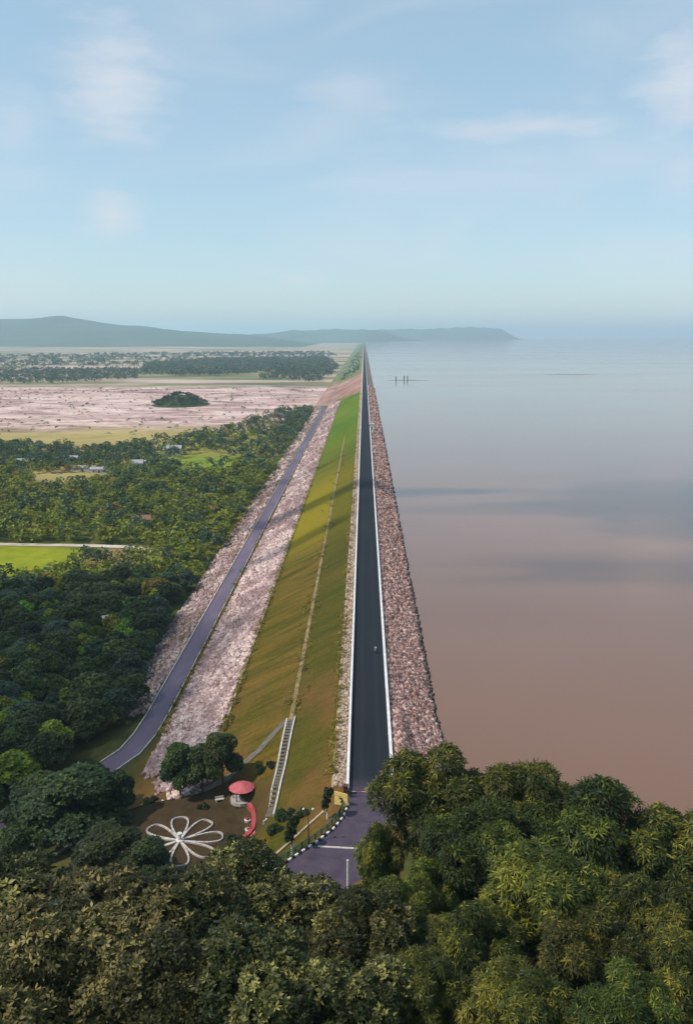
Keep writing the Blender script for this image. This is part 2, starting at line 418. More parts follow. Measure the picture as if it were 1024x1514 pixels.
# near terrain: thin-plate surface through surveyed heights
CTRL = [(1, 170, 0), (1, 150, 0), (1, 130, 0), (-1, 118, 0), (-8, 108, 0), (-14, 103, 0), (-26, 95, -0.5), (5, 140, 0), (5, 126, 0.2), (9, 112, 3), (4, 102, 2.5),
        (-33, 137, -14), (-42, 137, -14.5), (-25, 139, -13.6), (-33, 148, -14.3), (-34, 124, -13.2), (-21.5, 146, -11.6), (-15.3, 168, -5.4), (-15.3, 142, -6.0), (-13, 126, -3.8),
        (-9, 140, -2.6), (-6, 130, -1.0), (-20, 126, -8), (-22, 113, -5), (-32, 112, -8.5), (-24, 165, -9.6), (-31, 168, -13.3), (-36, 155, -15.4), (-42, 168, -18), (-50, 172, -21.6), (-48, 152, -18),
        (-58, 180, -22), (-62, 150, -22), (-62, 172, -22.6), (-75, 156, -23.6), (-75, 140, -23), (-95, 150, -26), (-60, 125, -17), (-80, 105, -20), (-68, 205, -24.5), (-85, 200, -26.8),
        (-110, 170, -27), (-135, 150, -27), (-120, 100, -26), (-135, 60, -25), (-100, 60, -15),
        (0, 82, 11), (20, 82, 11), (12, 96, 7), (-20, 80, 7), (-40, 80, 3), (-60, 82, -6), (0, 62, 20), (25, 62, 19), (-30, 58, 17), (-60, 58, 7), (0, 40, 30), (30, 40, 28), (-30, 40, 26), (-65, 30, 14),
        (0, 12, 45), (40, 12, 36), (-40, 12, 34), (0, -40, 50), (60, -40, 30), (-70, -40, 20), (-130, -40, -5), (110, -40, -2),
        (44, 88, 4), (60, 82, -3), (62, 60, 2), (90, 60, -8), (34, 108, -1.5), (22, 120, -3.4), (16, 132, -4.4), (13, 150, -3.9), (30, 150, -12), (50, 118, -11), (110, 110, -24), (60, 168, -26), (110, 168, -26)]
CT = np.array(CTRL, dtype=float)
def _phi(r): return np.where(r > 1e-9, r * r * np.log(np.maximum(r, 1e-9)), 0.0)
_n = len(CT); _A = np.zeros((_n + 3, _n + 3)); _S = 100.0
_P = CT[:, :2] / _S
_A[:_n, :_n] = _phi(np.linalg.norm(_P[:, None] - _P[None], axis=2)) + np.eye(_n) * 2e-4
_A[:_n, _n] = 1; _A[:_n, _n + 1:] = _P; _A[_n, :_n] = 1; _A[_n + 1:, :_n] = _P.T
_W = np.linalg.solve(_A, np.concatenate([CT[:, 2], [0, 0, 0]]))
ROAD_L = [(-2.2, 172), (-2.2, 150), (-2.2, 129), (-2.3, 125), (-3.0, 121.4), (-4.5, 118), (-6.95, 114.5), (-9.8, 111), (-12.5, 107.6), (-18, 102.5), (-28, 97)]
ROAD_R = [(4.9, 172), (4.9, 150), (4.9, 129), (4.9, 124), (4.8, 120), (4.4, 116), (3.4, 112), (1.4, 107.5), (-1.8, 103), (-9, 95.5), (-22, 88)]
def seg_dist(X, Y, line):
    best = np.full(X.shape, 1e9)
    for (a, b) in zip(line[:-1], line[1:]):
        ax, ay = a; dx, dy = b[0] - ax, b[1] - ay
        t = np.clip(((X - ax) * dx + (Y - ay) * dy) / (dx * dx + dy * dy), 0, 1)
        best = np.minimum(best, np.hypot(X - ax - t * dx, Y - ay - t * dy))
    return best
ROAD_C = [((a[0] + b[0]) / 2, (a[1] + b[1]) / 2) for a, b in zip(ROAD_L, ROAD_R)]
LOWER_C = [(-53.5, 236), (-53.5, 205), (-53.9, 193), (-55.2, 184), (-59.0, 176), (-65.0, 168), (-74.5, 157), (-88, 143), (-108, 126)]
LOWER_Z = [-22, -22, -22, -22, -22.2, -22.6, -23.6, -24.6, -25.6]
def lower_z(Y): return np.interp(Y, [p[1] for p in reversed(LOWER_C)], list(reversed(LOWER_Z)))
def terrain(X, Y):
    X = np.atleast_1d(np.asarray(X, float)); Y = np.atleast_1d(np.asarray(Y, float))
    r = np.sqrt((X[..., None] / _S - _P[:, 0]) ** 2 + (Y[..., None] / _S - _P[:, 1]) ** 2)
    z = _phi(r) @ _W[:_n] + _W[_n] + X / _S * _W[_n + 1] + Y / _S * _W[_n + 2]
    g = smooth01(19, 14, np.hypot(X + 34, (Y - 137) * 1.15)); z = z * (1 - g) - 14.0 * g
    w = smooth01(8.5, 5.2, seg_dist(X, Y, ROAD_C)); z = z * (1 - w)
    w = smooth01(6.5, 3.2, seg_dist(X, Y, LOWER_C)); z = z * (1 - w) + lower_z(Y) * w
    start = 150 + 52 * smooth01(-40, -58, X)
    b = smooth01(start, start + 20, Y)
    z = z * (1 - b) + prof(X) * b
    e = smooth01(-118, -145, X); z = z * (1 - e) - 27.0 * e
    return np.maximum(z, -27.0)
def ground_z(x, y):
    if y > 232 or x < -150: return float(prof(x))
    return float(terrain([x], [y])[0])

# ------------------------------------------------------------------ ground, water, hills
def grid_mesh(name, xs, ys, zf, mat, parent=None, smooth=True, attrs=None):
    X, Y = np.meshgrid(xs, ys); Z = zf(X, Y)
    v = np.stack([X, Y, Z], -1).reshape(-1, 3)
    nx, ny = len(xs), len(ys)
    i = (np.arange(ny - 1)[:, None] * nx + np.arange(nx - 1)[None]).ravel()
    return mesh_np(name, v, np.stack([i, i + 1, i + nx + 1, i + nx], -1), mat, parent, attrs, smooth)

t = NT('plain_ground', 0.95, 0.05)
x = t.xyz()
nb = t.noise(0.004, 5, 0.6, (1, 2.2, 1)); nm = t.noise(0.017, 7, 0.68, (0.75, 1.25, 1), 0.7); nf = t.noise(0.12, 5, 0.65)
wood = t.ramp(nf, [(0.3, (0.035, 0.050, 0.012)), (0.55, (0.090, 0.100, 0.020)), (0.75, (0.17, 0.14, 0.05))])
yel = t.ramp(nm, [(0.3, (0.26, 0.20, 0.075)), (0.6, (0.40, 0.31, 0.12)), (0.8, (0.22, 0.20, 0.06))])
pinkc = t.ramp(nm, [(0.30, (0.12, 0.072, 0.085)), (0.42, (0.34, 0.21, 0.19)), (0.55, (0.58, 0.41, 0.36)), (0.72, (0.78, 0.62, 0.54))])
pinkc = t.mix(0.5, pinkc, t.ramp(nf, [(0.3, (0.22, 0.22, 0.22)), (0.7, (0.78, 0.78, 0.78))]), 'OVERLAY')
farc = t.ramp(t.noise(0.0032, 5, 0.62, (0.5, 1.5, 1)), [(0.32, (0.075, 0.095, 0.05)), (0.46, (0.20, 0.19, 0.085)), (0.56, (0.46, 0.33, 0.28)), (0.72, (0.60, 0.45, 0.38))])
wob = t.math('ADD', x[1], t.math('MULTIPLY', t.math('SUBTRACT', nb, 0.5), 260))
c = t.mix(t.rng(wob, 690, 790), wood, yel)
c = t.mix(t.rng(wob, 880, 1010), c, pinkc)
c = t.mix(t.rng(wob, 1640, 1850), c, farc)
# bright field and clearings inside the wood
def patch(c, px, py, rx, ry, colr, soft=0.35, amp=1.0):
    s = t.n('ShaderNodeVectorMath', operation='SUBTRACT'); t.l(t.position(), s.inputs[0]); s.inputs[1].default_value = (px, py, -27)
    m = t.n('ShaderNodeVectorMath', operation='MULTIPLY'); t.l(s.outputs[0], m.inputs[0]); m.inputs[1].default_value = (1 / rx, 1 / ry, 0)
    ln = t.n('ShaderNodeVectorMath', operation='LENGTH'); t.l(m.outputs[0], ln.inputs[0])
    q = t.math('ADD', ln.outputs['Value'], t.math('MULTIPLY', nf, 0.5))
    return t.mix(t.rng(q, 1.25 + soft, 1.25 - soft, 0, amp), c, colr)
c = patch(c, -168, 376, 46, 30, t.ramp(nf, [(0.3, (0.16, 0.20, 0.012)), (0.7, (0.30, 0.30, 0.020))]))
c = patch(c, -112, 385, 22, 18, (0.24, 0.16, 0.07))
c = patch(c, -222, 622, 42, 40, yel)
c = patch(c, -140, 665, 60, 70, t.ramp(nf, [(0.3, (0.09, 0.14, 0.015)), (0.55, (0.20, 0.25, 0.030)), (0.75, (0.34, 0.30, 0.10))]), 0.5)
c = patch(c, -130, 820, 70, 90, (0.26, 0.24, 0.05), 0.4)
t.color(c); t.bump(nf, 0.5, 0.6); M['plain_ground'] = t.m

def gz(X, Y):
    und = 0.5 * np.sin(X / 130) * np.cos(Y / 170) * smooth01(-120, -260, X) * smooth01(240, 420, Y)
    return -27.05 + und * 0.8
gx = np.concatenate([np.linspace(-32000, -3000, 12), np.linspace(-2600, -120, 60), [-95, -60, 0, 60, 400, 2000, 8000, 32000]])
gy = np.concatenate([np.linspace(-6000, -300, 6), np.linspace(0, 3000, 90), np.linspace(3200, 31500, 24)])
tag(grid_mesh('ground', gx, gy, gz, M['plain_ground']), kind='structure')

fx = np.unique(np.concatenate([np.arange(-150, 112, 2.0), PX[(PX > -150) & (PX < 112)]]))
fy = np.unique(np.concatenate([np.arange(-60, 60, 6.0), np.arange(60, 235, 1.6), [234.9]]))
tag(grid_mesh('hillside', fx, fy, lambda X, Y: terrain(X.ravel(), Y.ravel()).reshape(X.shape), M['hillside_soil']), kind='structure')

# water: silty, brown from above, mirror of the pale sky further out
t = NT('silty_water', 0.12, 0.5)
t.b.inputs['IOR'].default_value = 1.38
n1 = t.noise(0.0035, 4, 0.5, (0.35, 1.3, 1)); n2 = t.noise(0.10, 3, 0.5, (0.5, 1, 1)); n3 = t.noise(0.8, 3, 0.6)
t.color(t.ramp(n1, [(0.3, (0.170, 0.088, 0.054)), (0.7, (0.225, 0.122, 0.080))]))
t.l(t.rng(n1, 0.3, 0.7, 0.05, 0.12), t.b.inputs['Roughness'])
t.bump(t.math('ADD', t.math('MULTIPLY', n2, 1.0), t.math('MULTIPLY', n3, 0.25)), 0.03, 0.5)
M['silty_water'] = t.m
wx = np.concatenate([np.linspace(10, 400, 20), np.linspace(600, 31500, 20)]); wy = np.concatenate([np.linspace(-3000, 0, 4), np.linspace(60, 1500, 40), np.linspace(2000, 31500, 24)])
tag(grid_mesh('reservoir_water', wx, wy, lambda X, Y: np.full(X.shape, -5.0), M['silty_water']), kind='structure')

# hills
t = NT('hill_forest', 0.95, 0.05)
nf = t.noise(0.012, 6, 0.65); nb = t.noise(0.0016, 4, 0.6)
t.color(t.mix(t.rng(nb, 0.4, 0.7, 0, 0.5), t.ramp(nf, [(0.3, (0.022, 0.045, 0.020)), (0.7, (0.060, 0.085, 0.035))]), (0.11, 0.12, 0.05)))
t.bump(nf, 1.0, 12); M['hill_forest'] = t.m
SKY_L = [(-420, 480), (-250, 474), (-100, 478), (0, 472), (60, 471), (105, 470), (150, 477), (200, 483), (250, 488), (300, 491), (350, 495), (400, 499), (470, 509)]
SKY_M = [(290, 506), (350, 498), (385, 494), (420, 490), (470, 488), (510, 487), (540, 488), (570, 491), (600, 500), (640, 506)]
SKY_R = [(500, 495), (540, 489), (580, 487), (630, 487), (670, 485), (700, 484), (722, 485), (738, 488), (745, 494), (752, 502)]
def ridge(name, sky, Yr, base_z, depth, seed):
    r = np.random.default_rng(seed)
    us = np.linspace(sky[0][0], sky[-1][0], 120)
    vs = np.interp(us, [s[0] for s in sky], [s[1] for s in sky])
    fr = np.linspace(-1, 1, 25); V = []
    bump = np.convolve(r.normal(size=160), np.ones(5) / 5, 'same')
    for i, (u, v) in enumerate(zip(us, vs)):
        p = at_y(u, v, Yr)
        top = max(p.z + bump[i] * 2.0, base_z + 1)
        for k, q in enumerate(fr):
            prof_k = (math.cos(q * math.pi) * 0.5 + 0.5) ** 0.85
            wob = 1 + 0.16 * math.sin(i * 0.31 + k * 0.5) * (1 - abs(q)) * (abs(q) > 0.05)
            V.append((p.x, Yr + q * depth + 0.05 * depth * math.sin(i * 0.2), base_z + (top - base_z) * prof_k * min(wob, 1.02 if abs(q) < .1 else 2)))
    n = len(fr); m = len(us)
    i = (np.arange(m - 1)[:, None] * n + np.arange(n - 1)[None]).ravel()
    return tag(mesh_np(name, np.array(V), np.stack([i, i + n, i + n + 1, i + 1], -1), M['hill_forest'], None, None, True), kind='structure')
ridge('hill_left', SKY_L, 10500, -27.2, 2600, 1)
ridge('hill_middle', SKY_M, 14500, -27.2, 2600, 2)
ridge('hill_right', SKY_R, 18500, -8, 2200, 3)

# ------------------------------------------------------------------ the embankment's faces
def strip(name, x0, x1, Y0, Y1, mat, lift=0.04, nx=2, extra=None):
    xs = np.unique(np.concatenate([np.linspace(x0, x1, nx + 1), PX[(PX > x0) & (PX < x1)]]))
    ys = np.unique(np.concatenate([np.linspace(Y0, min(Y1, 400), 30), np.linspace(min(Y1, 400), Y1, 60)]))
    return tag(grid_mesh(name, xs, ys, lambda X, Y: prof(X) + lift + (extra(X, Y) if extra else 0), mat, None, False), kind='structure')
DYKE_END = 9800
strip('grass_slope', -31.6, -5.1, 170, DYKE_END, M['slope_grass'], 0.05, 12)
strip('rock_toe', -50, -31.6, 170, 1190, M['rock_bed_pale'], 0.04, 8)
strip('toe_bank', -72, -31.6, 1190, DYKE_END, M['slope_grass'], 0.04, 8)
strip('gravel_apron', -69, -56, 226, 1190, M['rock_bed_pale'], 0.04, 6)
strip('stone_slope', 5.5, 34, 168, DYKE_END, M['rock_bed_brown'], 0.04, 8)
strip('crest_shoulder', -5.1, -2.7, 172, DYKE_END, M['rock_bed_pale'], 0.04, 2)
strip('crest_top', -2.7, 5.5, 172, DYKE_END, M['concrete'], 0.02, 3)
# roads as their own sheets
def ribbon(name, left, right, zf, mat, lift, sub=4):
    L = []; Rr = []
    for i in range(len(left) - 1):
        for k in range(sub):
            f = k / sub
            L.append((left[i][0] * (1 - f) + left[i + 1][0] * f, left[i][1] * (1 - f) + left[i + 1][1] * f))
            Rr.append((right[i][0] * (1 - f) + right[i + 1][0] * f, right[i][1] * (1 - f) + right[i + 1][1] * f))
    L.append(left[-1]); Rr.append(right[-1]); V = []
    for a, b in zip(L, Rr):
        for k in range(5):
            f = k / 4; xx = a[0] * (1 - f) + b[0] * f; yy = a[1] * (1 - f) + b[1] * f
            V.append((xx, yy, zf(xx, yy) + lift))
    i = (np.arange(len(L) - 1)[:, None] * 5 + np.arange(4)[None]).ravel()
    return tag(mesh_np(name, np.array(V), np.stack([i, i + 5, i + 6, i + 1], -1)[:, ::-1], mat, None, None, True), kind='structure')
ribbon('crest_road', [(-2.2, DYKE_END), (-2.2, 2500), (-2.2, 600)] + ROAD_L, [(4.9, DYKE_END), (4.9, 2500), (4.9, 600)] + ROAD_R, lambda x, y: 0.0, M['asphalt'], 0.07)
def offset_line(line, d):
    out = []
    for i, p in enumerate(line):
        a = Vector(line[max(i - 1, 0)]); b = Vector(line[min(i + 1, len(line) - 1)]); t_ = (b - a).normalized()
        out.append((p[0] - t_.y * d, p[1] + t_.x * d))
    return out
LC = [(-53.5, 1150), (-53.5, 600)] + LOWER_C
# north end swings away to the west
LC = [(-105, 1262), (-82, 1246), (-66, 1222), (-57, 1192)] + LC
LOW_A, LOW_B = offset_line(LC, 2.4), offset_line(LC, -2.4)
def lowz(x, y):
    if y > 1190: return -27 + 5 * float(smooth01(-72, -55, x))
    return float(lower_z(min(y, 236)))
ribbon('lower_road', LOW_A, LOW_B, lowz, M['old_asphalt'], 0.14)
# unpaved berm path on the grass face, garden paths and the pale farm track
strip('berm_path', -15.75, -14.85, 166, 700, M['path_earth'], 0.09, 1)
TRK = [at_z(u, v, -27) for (u, v) in ((-60, 804), (0, 805), (60, 806), (130, 807), (190, 809), (222, 813), (250, 822))]
TRK = [(p.x, p.y) for p in TRK]
ribbon('farm_track', offset_line(TRK, 2.6), offset_line(TRK, -2.6), lambda x, y: -26.85, M['track_earth'], 0.05)
GP = [(-66, 128), (-56, 138), (-47, 146), (-40, 151), (-33, 153), (-27, 155), (-21, 160), (-16.2, 168)]
ribbon('garden_path', offset_line(GP, 0.9), offset_line(GP, -0.9), lambda x, y: ground_z(x, y), M['garden_path'], 0.12)

# ------------------------------------------------------------------ loose stone
ST_V = np.array([(-1, -1, -1), (1, -1, -1), (1, 1, -1), (-1, 1, -1), (-.8, -.8, 1), (.8, -.8, 1), (.8, .8, 1), (-.8, .8, 1)]) * 0.5
ST_F = np.array([(3, 2, 1, 0), (4, 5, 6, 7), (0, 1, 5, 4), (1, 2, 6, 5), (2, 3, 7, 6), (3, 0, 4, 7)])
def stones(name, P, size, mat, label=None, rs=np.random.default_rng(5)):
    n = len(P)
    v = ST_V[None] * size[:, None, None] * rs.uniform(0.65, 1.25, (n, 1, 3)) + rs.normal(0, 0.11, (n, 8, 3)) * size[:, None, None]
    a = rs.uniform(0, 6.28, n); b = rs.normal(0, 0.45, n)
    ca, sa, cb, sb = np.cos(a)[:, None], np.sin(a)[:, None], np.cos(b)[:, None], np.sin(b)[:, None]
    y, z = v[..., 1] * cb - v[..., 2] * sb, v[..., 1] * sb + v[..., 2] * cb
    v = np.stack([v[..., 0] * ca - y * sa, v[..., 0] * sa + y * ca, z], -1) + P[:, None]
    f = (ST_F[None] + (np.arange(n) * 8)[:, None, None]).reshape(-1, 4)
    tone = np.repeat(np.clip(rs.beta(2, 2, n), 0, 1), 8)
    return tag(mesh_np(name, v.reshape(-1, 3), f, mat, None, {'tone': tone}), label, kind='stuff')
def along(n, Y0, Y1, power=1.0):
    """positions along the dyke, denser near the viewer"""
    u = rng.uniform(0, 1, n)
    return 1 / (1 / Y0 + u * (1 / Y1 - 1 / Y0)) if power == 1 else Y0 + (Y1 - Y0) * u ** power
def bank_stones(name, x0, x1, Y0, Y1, n, s0, s1, mat, label, zfun=None):
    Y = along(n, Y0, Y1); X = rng.uniform(x0, x1, n)
    sz = rng.uniform(s0, s1, n) * (0.8 + Y / 800)
    Z = np.array([ground_z(a, b) for a, b in zip(X, Y)]) if zfun is None else zfun(X, Y)
    return stones(name, np.stack([X, Y, Z + sz * 0.12], -1), sz, mat, label)
bank_stones('riprap', 5.7, 15.8, 120, 1320, 17000, 0.45, 1.0, M['stone_brown'], 'brown riprap stones pitched on the water side slope beside the white parapet')
bank_stones('toe_rubble', -48.6, -32.4, 172, 1190, 20000, 0.5, 1.2, M['stone_pale'], 'pale pinkish loose rock between the grass slope and the lower road')
bank_stones('apron_rubble', -69, -57, 205, 1190, 5000, 0.4, 1.0, M['stone_pale'], 'pale rubble spilling from the lower road towards the wood')
bank_stones('shoulder_stones', -4.8, -2.8, 131, 1200, 5500, 0.22, 0.5, M['stone_tan'], 'tan broken stones in the narrow strip left of the crest parapet')
# patch of pale rock left of the garden trees
a = np.array([tuple(at_z(u, v, -17.5))[:2] for (u, v) in ((236, 1128), (246, 1150), (252, 1165), (268, 1188), (290, 1180))])
q = np.concatenate([a[i][None] + rng.normal(0, 1.1, (120, 2)) for i in range(len(a))])
stones('rock_patch', np.stack([q[:, 0], q[:, 1], np.array([ground_z(*p) for p in q]) + 0.1], -1), rng.uniform(0.4, 1.1, len(q)), M['stone_pale'], 'patch of pale rocks at the left foot of the garden trees')

# ------------------------------------------------------------------ walls, kerbs, fences
def wall_strip(name, line, w, h, zf, mat, label, cat, coping=None, group=None):
    def rib(nm, ww, z0, z1, m, parent=None):
        A, B = offset_line(line, ww / 2), offset_line(line, -ww / 2); mb = MB()
        for i in range(len(line)):
            za = zf(*line[i]); mb.v += [(*A[i], za + z0), (*B[i], za + z0), (*B[i], za + z1), (*A[i], za + z1)]
            if i:
                b = 4 * (i - 1)
                for k in range(4): mb.f.append((b + k, b + (k + 1) % 4, b + 4 + (k + 1) % 4, b + 4 + k))
        mb.f += [(3, 2, 1, 0), tuple(4 * (len(line) - 1) + k for k in range(4))]
        return mb.build(nm, m, parent)
    o = rib(name, w, -0.4, h, mat)
    if coping: rib('coping', w + 0.14, h + 0.003, h + coping, mat, o)
    return tag(o, label, cat, group)
dense = [(0, y) for y in list(range(130, 200, 6)) + list(range(200, 1300, 25)) + [1320]]
wl_l = [(-2.48, 129)] + [(-2.48, y) for _, y in dense[1:]] + [(-2.48, 4000)]
wall_strip('parapet_wall', wl_l, 0.34, 0.75, lambda x, y: 0.0, M['white_paint'], 'long white parapet wall on the left edge of the dark crest road', 'wall', 0.12)
wl_r = [(5.18, y) for y in (119, 122, 126)] + [(5.18, y) for _, y in dense] + [(5.18, 4000)]
wall_strip('parapet_wall', wl_r, 0.42, 0.95, lambda x, y: 0.0, M['white_paint'], 'long white parapet wall on the water side of the dark crest road', 'wall', 0.14)
edge = [(-5.0, 131)] + [(-5.0, y) for _, y in dense[1:-1]] + [(-5.0, 1200)]
wall_strip('stone_edging', edge, 0.45, 0.28, lambda x, y: min(-0.3, ground_z(x, y)) if y < 172 else -0.3, M['tan_stone'], 'tan stone edging between the crest stones and the top of the grass slope', 'edging')
edge = [(-31.9, y) for y in list(range(172, 240, 8)) + list(range(250, 1190, 30))]
wall_strip('toe_wall', edge, 0.5, 0.55, lambda x, y: -13.65, M['tan_stone'], 'low stone wall between the grass slope and the pale rock toe', 'wall')
edge = offset_line(LC, -2.75)[4:-2]
wall_strip('road_kerb', edge, 0.3, 0.45, lambda x, y: lowz(x, y), M['concrete'], 'pale kerb along the dyke side of the grey lower road', 'kerb')
edge = offset_line(LC, 2.75)[4:-2]
wall_strip('road_kerb', edge, 0.3, 0.3, lambda x, y: lowz(x, y), M['concrete'], 'pale kerb along the wood side of the grey lower road', 'kerb')
# drain at the foot of the toe
strip('toe_drain', -50.9, -49.9, 226, 1150, M['gravel_dark'], 0.09, 1)
# white-edged stairs leading down the near end of the slope
st = empty('slope_steps', (-15.3, 152, ground_z(-15.3, 152)))
tag(st, 'narrow steps with white side kerbs running down the near end of the grass slope', 'steps')
for s in (-1, 1):
    mb = MB(); ys = np.linspace(131, 168, 14); pts = [(-15.3 + s * 0.85 - 0.02 * (168 - y), y) for y in ys]
    for p, q in zip(pts[:-1], pts[1:]):
        zp, zq = ground_z(*p), ground_z(*q); w = 0.16
        mb.add([(p[0] - w, p[1], zp - .3), (p[0] + w, p[1], zp - .3), (p[0] + w, p[1], zp + .45), (p[0] - w, p[1], zp + .45),
                (q[0] - w, q[1], zq - .3), (q[0] + w, q[1], zq - .3), (q[0] + w, q[1], zq + .45), (q[0] - w, q[1], zq + .45)],
               [(0, 1, 2, 3), (7, 6, 5, 4), (0, 4, 5, 1), (1, 5, 6, 2), (2, 6, 7, 3), (3, 7, 4, 0)])
    o = mb.build('side_kerb', M['garden_white'], st); o.matrix_parent_inverse = Matrix.Translation(-st.location)
for i in range(30):
    y = 132 + i * 1.2; xx = -15.3 - 0.02 * (168 - y)
    mb = MB(); mb.box((xx, y, ground_z(xx, y) + 0.12), (1.3, 0.8, 0.22)); o = mb.build('step', M['garden_path'], st); o.matrix_parent_inverse = Matrix.Translation(-st.location)

def walk(line, step):
    out = []; rem = 0.0
    for a, b in zip(line[:-1], line[1:]):
        a, b = Vector(a), Vector(b); L = (b - a).length; s = rem
        while s < L:
            p = a + (b - a) * (s / L); out.append((p.x, p.y, math.atan2(b.y - a.y, b.x - a.x))); s += step
        rem = s - L
    return out
# black and white kerb stones on the bend
kl = offset_line(ROAD_L[3:10], 0.0)
kerb = empty('painted_kerb', (-4.5, 118, 0))
tag(kerb, 'kerb of alternating black and white painted stones round the road bend', 'kerb')
kmb = {}
for i, (x_, y_, a_) in enumerate(walk(kl, 0.72)):
    key = 'white_paint' if i % 2 == 0 else 'black_paint'
    if key not in kmb:
        mb = MB(); mb.box((0, 0, 0.12), (0.66, 0.30, 0.44), 0, 0.9); o = mb.build('kerb_stone', M[key], kerb); kmb[key] = o
    else:
        o = kmb[key].copy(); COL.objects.link(o); o.parent = kerb
    o.location = (x_ + 4.5, y_ - 118, 0.03); o.rotation_euler = (0, 0, a_)
# green railing behind the kerb
fl = offset_line(ROAD_L[3:10], -0.75)
fence = empty('railing', (-4.5, 118, 0)); tag(fence, 'low green painted railing following the kerb of the road bend', 'railing')
fp = walk(fl, 1.5); post0 = None
for (x_, y_, a_) in fp:
    if post0 is None:
        mb = MB(); mb.box((0, 0, 0.45), (0.14, 0.14, 1.1)); post0 = mb.build('post', M['green_paint'], fence); o = post0
    else:
        o = post0.copy(); COL.objects.link(o); o.parent = fence
    o.location = (x_ + 4.5, y_ - 118, 0); o.rotation_euler = (0, 0, a_)
for zz in (0.3, 0.62, 0.93):
    mb = MB(); mb.tube([(p[0] + 4.5, p[1] - 118, zz) for p in fp], 0.075, 6); mb.build('rail', M['green_paint'], fence)
# second, tan path edging on the grass behind the railing
pl = [tuple(at_z(u, v, z))[:2] for (u, v, z) in ((478, 1203, -1.2), (455, 1217, -1.3), (430, 1238, -1.6), (405, 1262, -2), (388, 1280, -2.2))]
wall_strip('path_edging', pl, 0.35, 0.22, lambda x, y: ground_z(x, y), M['tan_stone'], 'tan stone edging on the grass behind the green railing', 'edging')

# ------------------------------------------------------------------ gate house, barrier, posts, lamp
gp = at_y(504, 1195, 125.2); gt = at_y(504, 1172, 125.2); gzz = ground_z(gp.x, 125.2)
gh = empty('sign_board', (gp.x, 125.2, gzz), R(-24)); tag(gh, 'square yellow sign board with a dark emblem standing beside the parapet end', 'sign')
pz0, pz1 = gp.z - gzz, gt.z - gzz
mb = MB(); mb.box((0, 0, (pz0 + pz1) / 2), (2.35, 0.12, pz1 - pz0)); pn = mb.build('panel', M['yellow_paint'], gh)
zc = (pz0 + pz1) / 2
mb = MB(); mb.box((0.02, -0.08, zc + 0.38), (0.62, 0.03, 0.30)); mb.box((0.22, -0.08, zc + 0.08), (0.28, 0.03, 0.297)); mb.box((0.05, -0.08, zc - 0.22), (0.3, 0.03, 0.297)); mb.build('emblem', M['dark_metal'], pn)
mb = MB(); mb.box((-0.4, -0.08, zc + 0.75), (1.2, 0.03, 0.09)); mb.build('lettering', M['tan_stone'], pn)
for s_ in (-1, 1): mb = MB(); mb.box((s_ * 1.0, 0.12, pz1 / 2 - 0.3), (0.12, 0.1, pz1 + 0.6)); mb.build('post', M['dark_metal'], gh)
pe0 = MB(); pe0.box((0, 0, 0.6), (0.75, 0.75, 2.0)); pe0.box((0, 0, 1.68), (0.95, 0.95, 0.16)); o = pe0.build('gate_pier', M['dark_red'], None, False, (-2.75, 128.4, 0.0)); tag(o, 'dark red brick pier closing the left parapet behind the yellow sign', 'pier')
br = empty('barrier_gate', (-1.9, 127.6, 0.06)); tag(br, 'thin pale boom barrier across the road where the parapets end', 'barrier')
mb = MB(); mb.box((0, 0, 0.55), (0.3, 0.3, 1.15)); mb.build('post', M['dark_metal'], br)
mb = MB(); mb.box((6.8, 0, 0.5), (0.14, 0.14, 1.05)); mb.build('rest_post', M['dark_metal'], br)
for i in range(8):
    mb = MB(); mb.tube([(i * 0.87, 0, 1.02), ((i + 1) * 0.87 - 0.003, 0, 1.02)], 0.055, 6); mb.build('boom_segment', M['garden_white' if i % 2 == 0 else 'red_paint'], br)
mb = MB(); mb.box((-0.5, 0, 1.02), (0.5, 0.28, 0.3)); mb.build('counterweight', M['dark_metal'], br)
mb = MB(); p0, p1 = at_z(470, 1252, 0), at_z(541, 1256, 0)
ang = math.atan2(p1.y - p0.y, p1.x - p0.x); L_ = (p1 - p0).length
for k in range(-1, 2): mb.box((0, k * 0.13, 0.055 if k == 0 else 0.04), (L_, 0.125, 0.08 if k == 0 else 0.05))
o = mb.build('speed_hump', M['garden_white'], None, False, ((p0.x + p1.x) / 2, (p0.y + p1.y) / 2, 0.05)); o.rotation_euler = (0, 0, ang)
tag(o, 'thin pale painted speed hump across the grey road bend', 'speed hump')
def white_post(u, v, h, label, z=0.0):
    p = at_z(u, v, z); e = empty('road_post', (p.x, p.y, ground_z(p.x, p.y))); tag(e, label, 'post')
    mb = MB(); mb.tube([(0, 0, -0.4), (0, 0, h)], 0.16, 8); mb.build('shaft', M['whitewash'], e)
    mb = MB(); mb.lathe((0, 0, h), [(0.2, 0), (0.2, 0.1), (0.08, 0.22)], 8); mb.build('cap', M['garden_white'], e)
white_post(514, 1313, 4.2, 'tall white post at the right side of the road bend below the leaves')
lp = at_z(456, 1246, 0); lz = ground_z(lp.x, lp.y)
la = empty('lamp_post', (lp.x, lp.y, lz)); tag(la, 'slim lamp post with two pale globes behind the green railing', 'lamp post')
mb = MB(); mb.tube([(0, 0, -0.3), (0, 0, 5.4)], [0.09, 0.055], 8); mb.build('pole', M['dark_metal'], la)
mb = MB(); mb.lathe((0, 0, 0), [(0.22, -0.2), (0.22, 0.5), (0.1, 0.7)], 10); mb.build('base', M['whitewash'], la)
mb = MB(); mb.tube([(-0.7, 0, 5.6), (-0.4, 0, 5.45), (0, 0, 5.35), (0.4, 0, 5.45), (0.7, 0, 5.6)], 0.04, 6); mb.build('arm', M['dark_metal'], la)
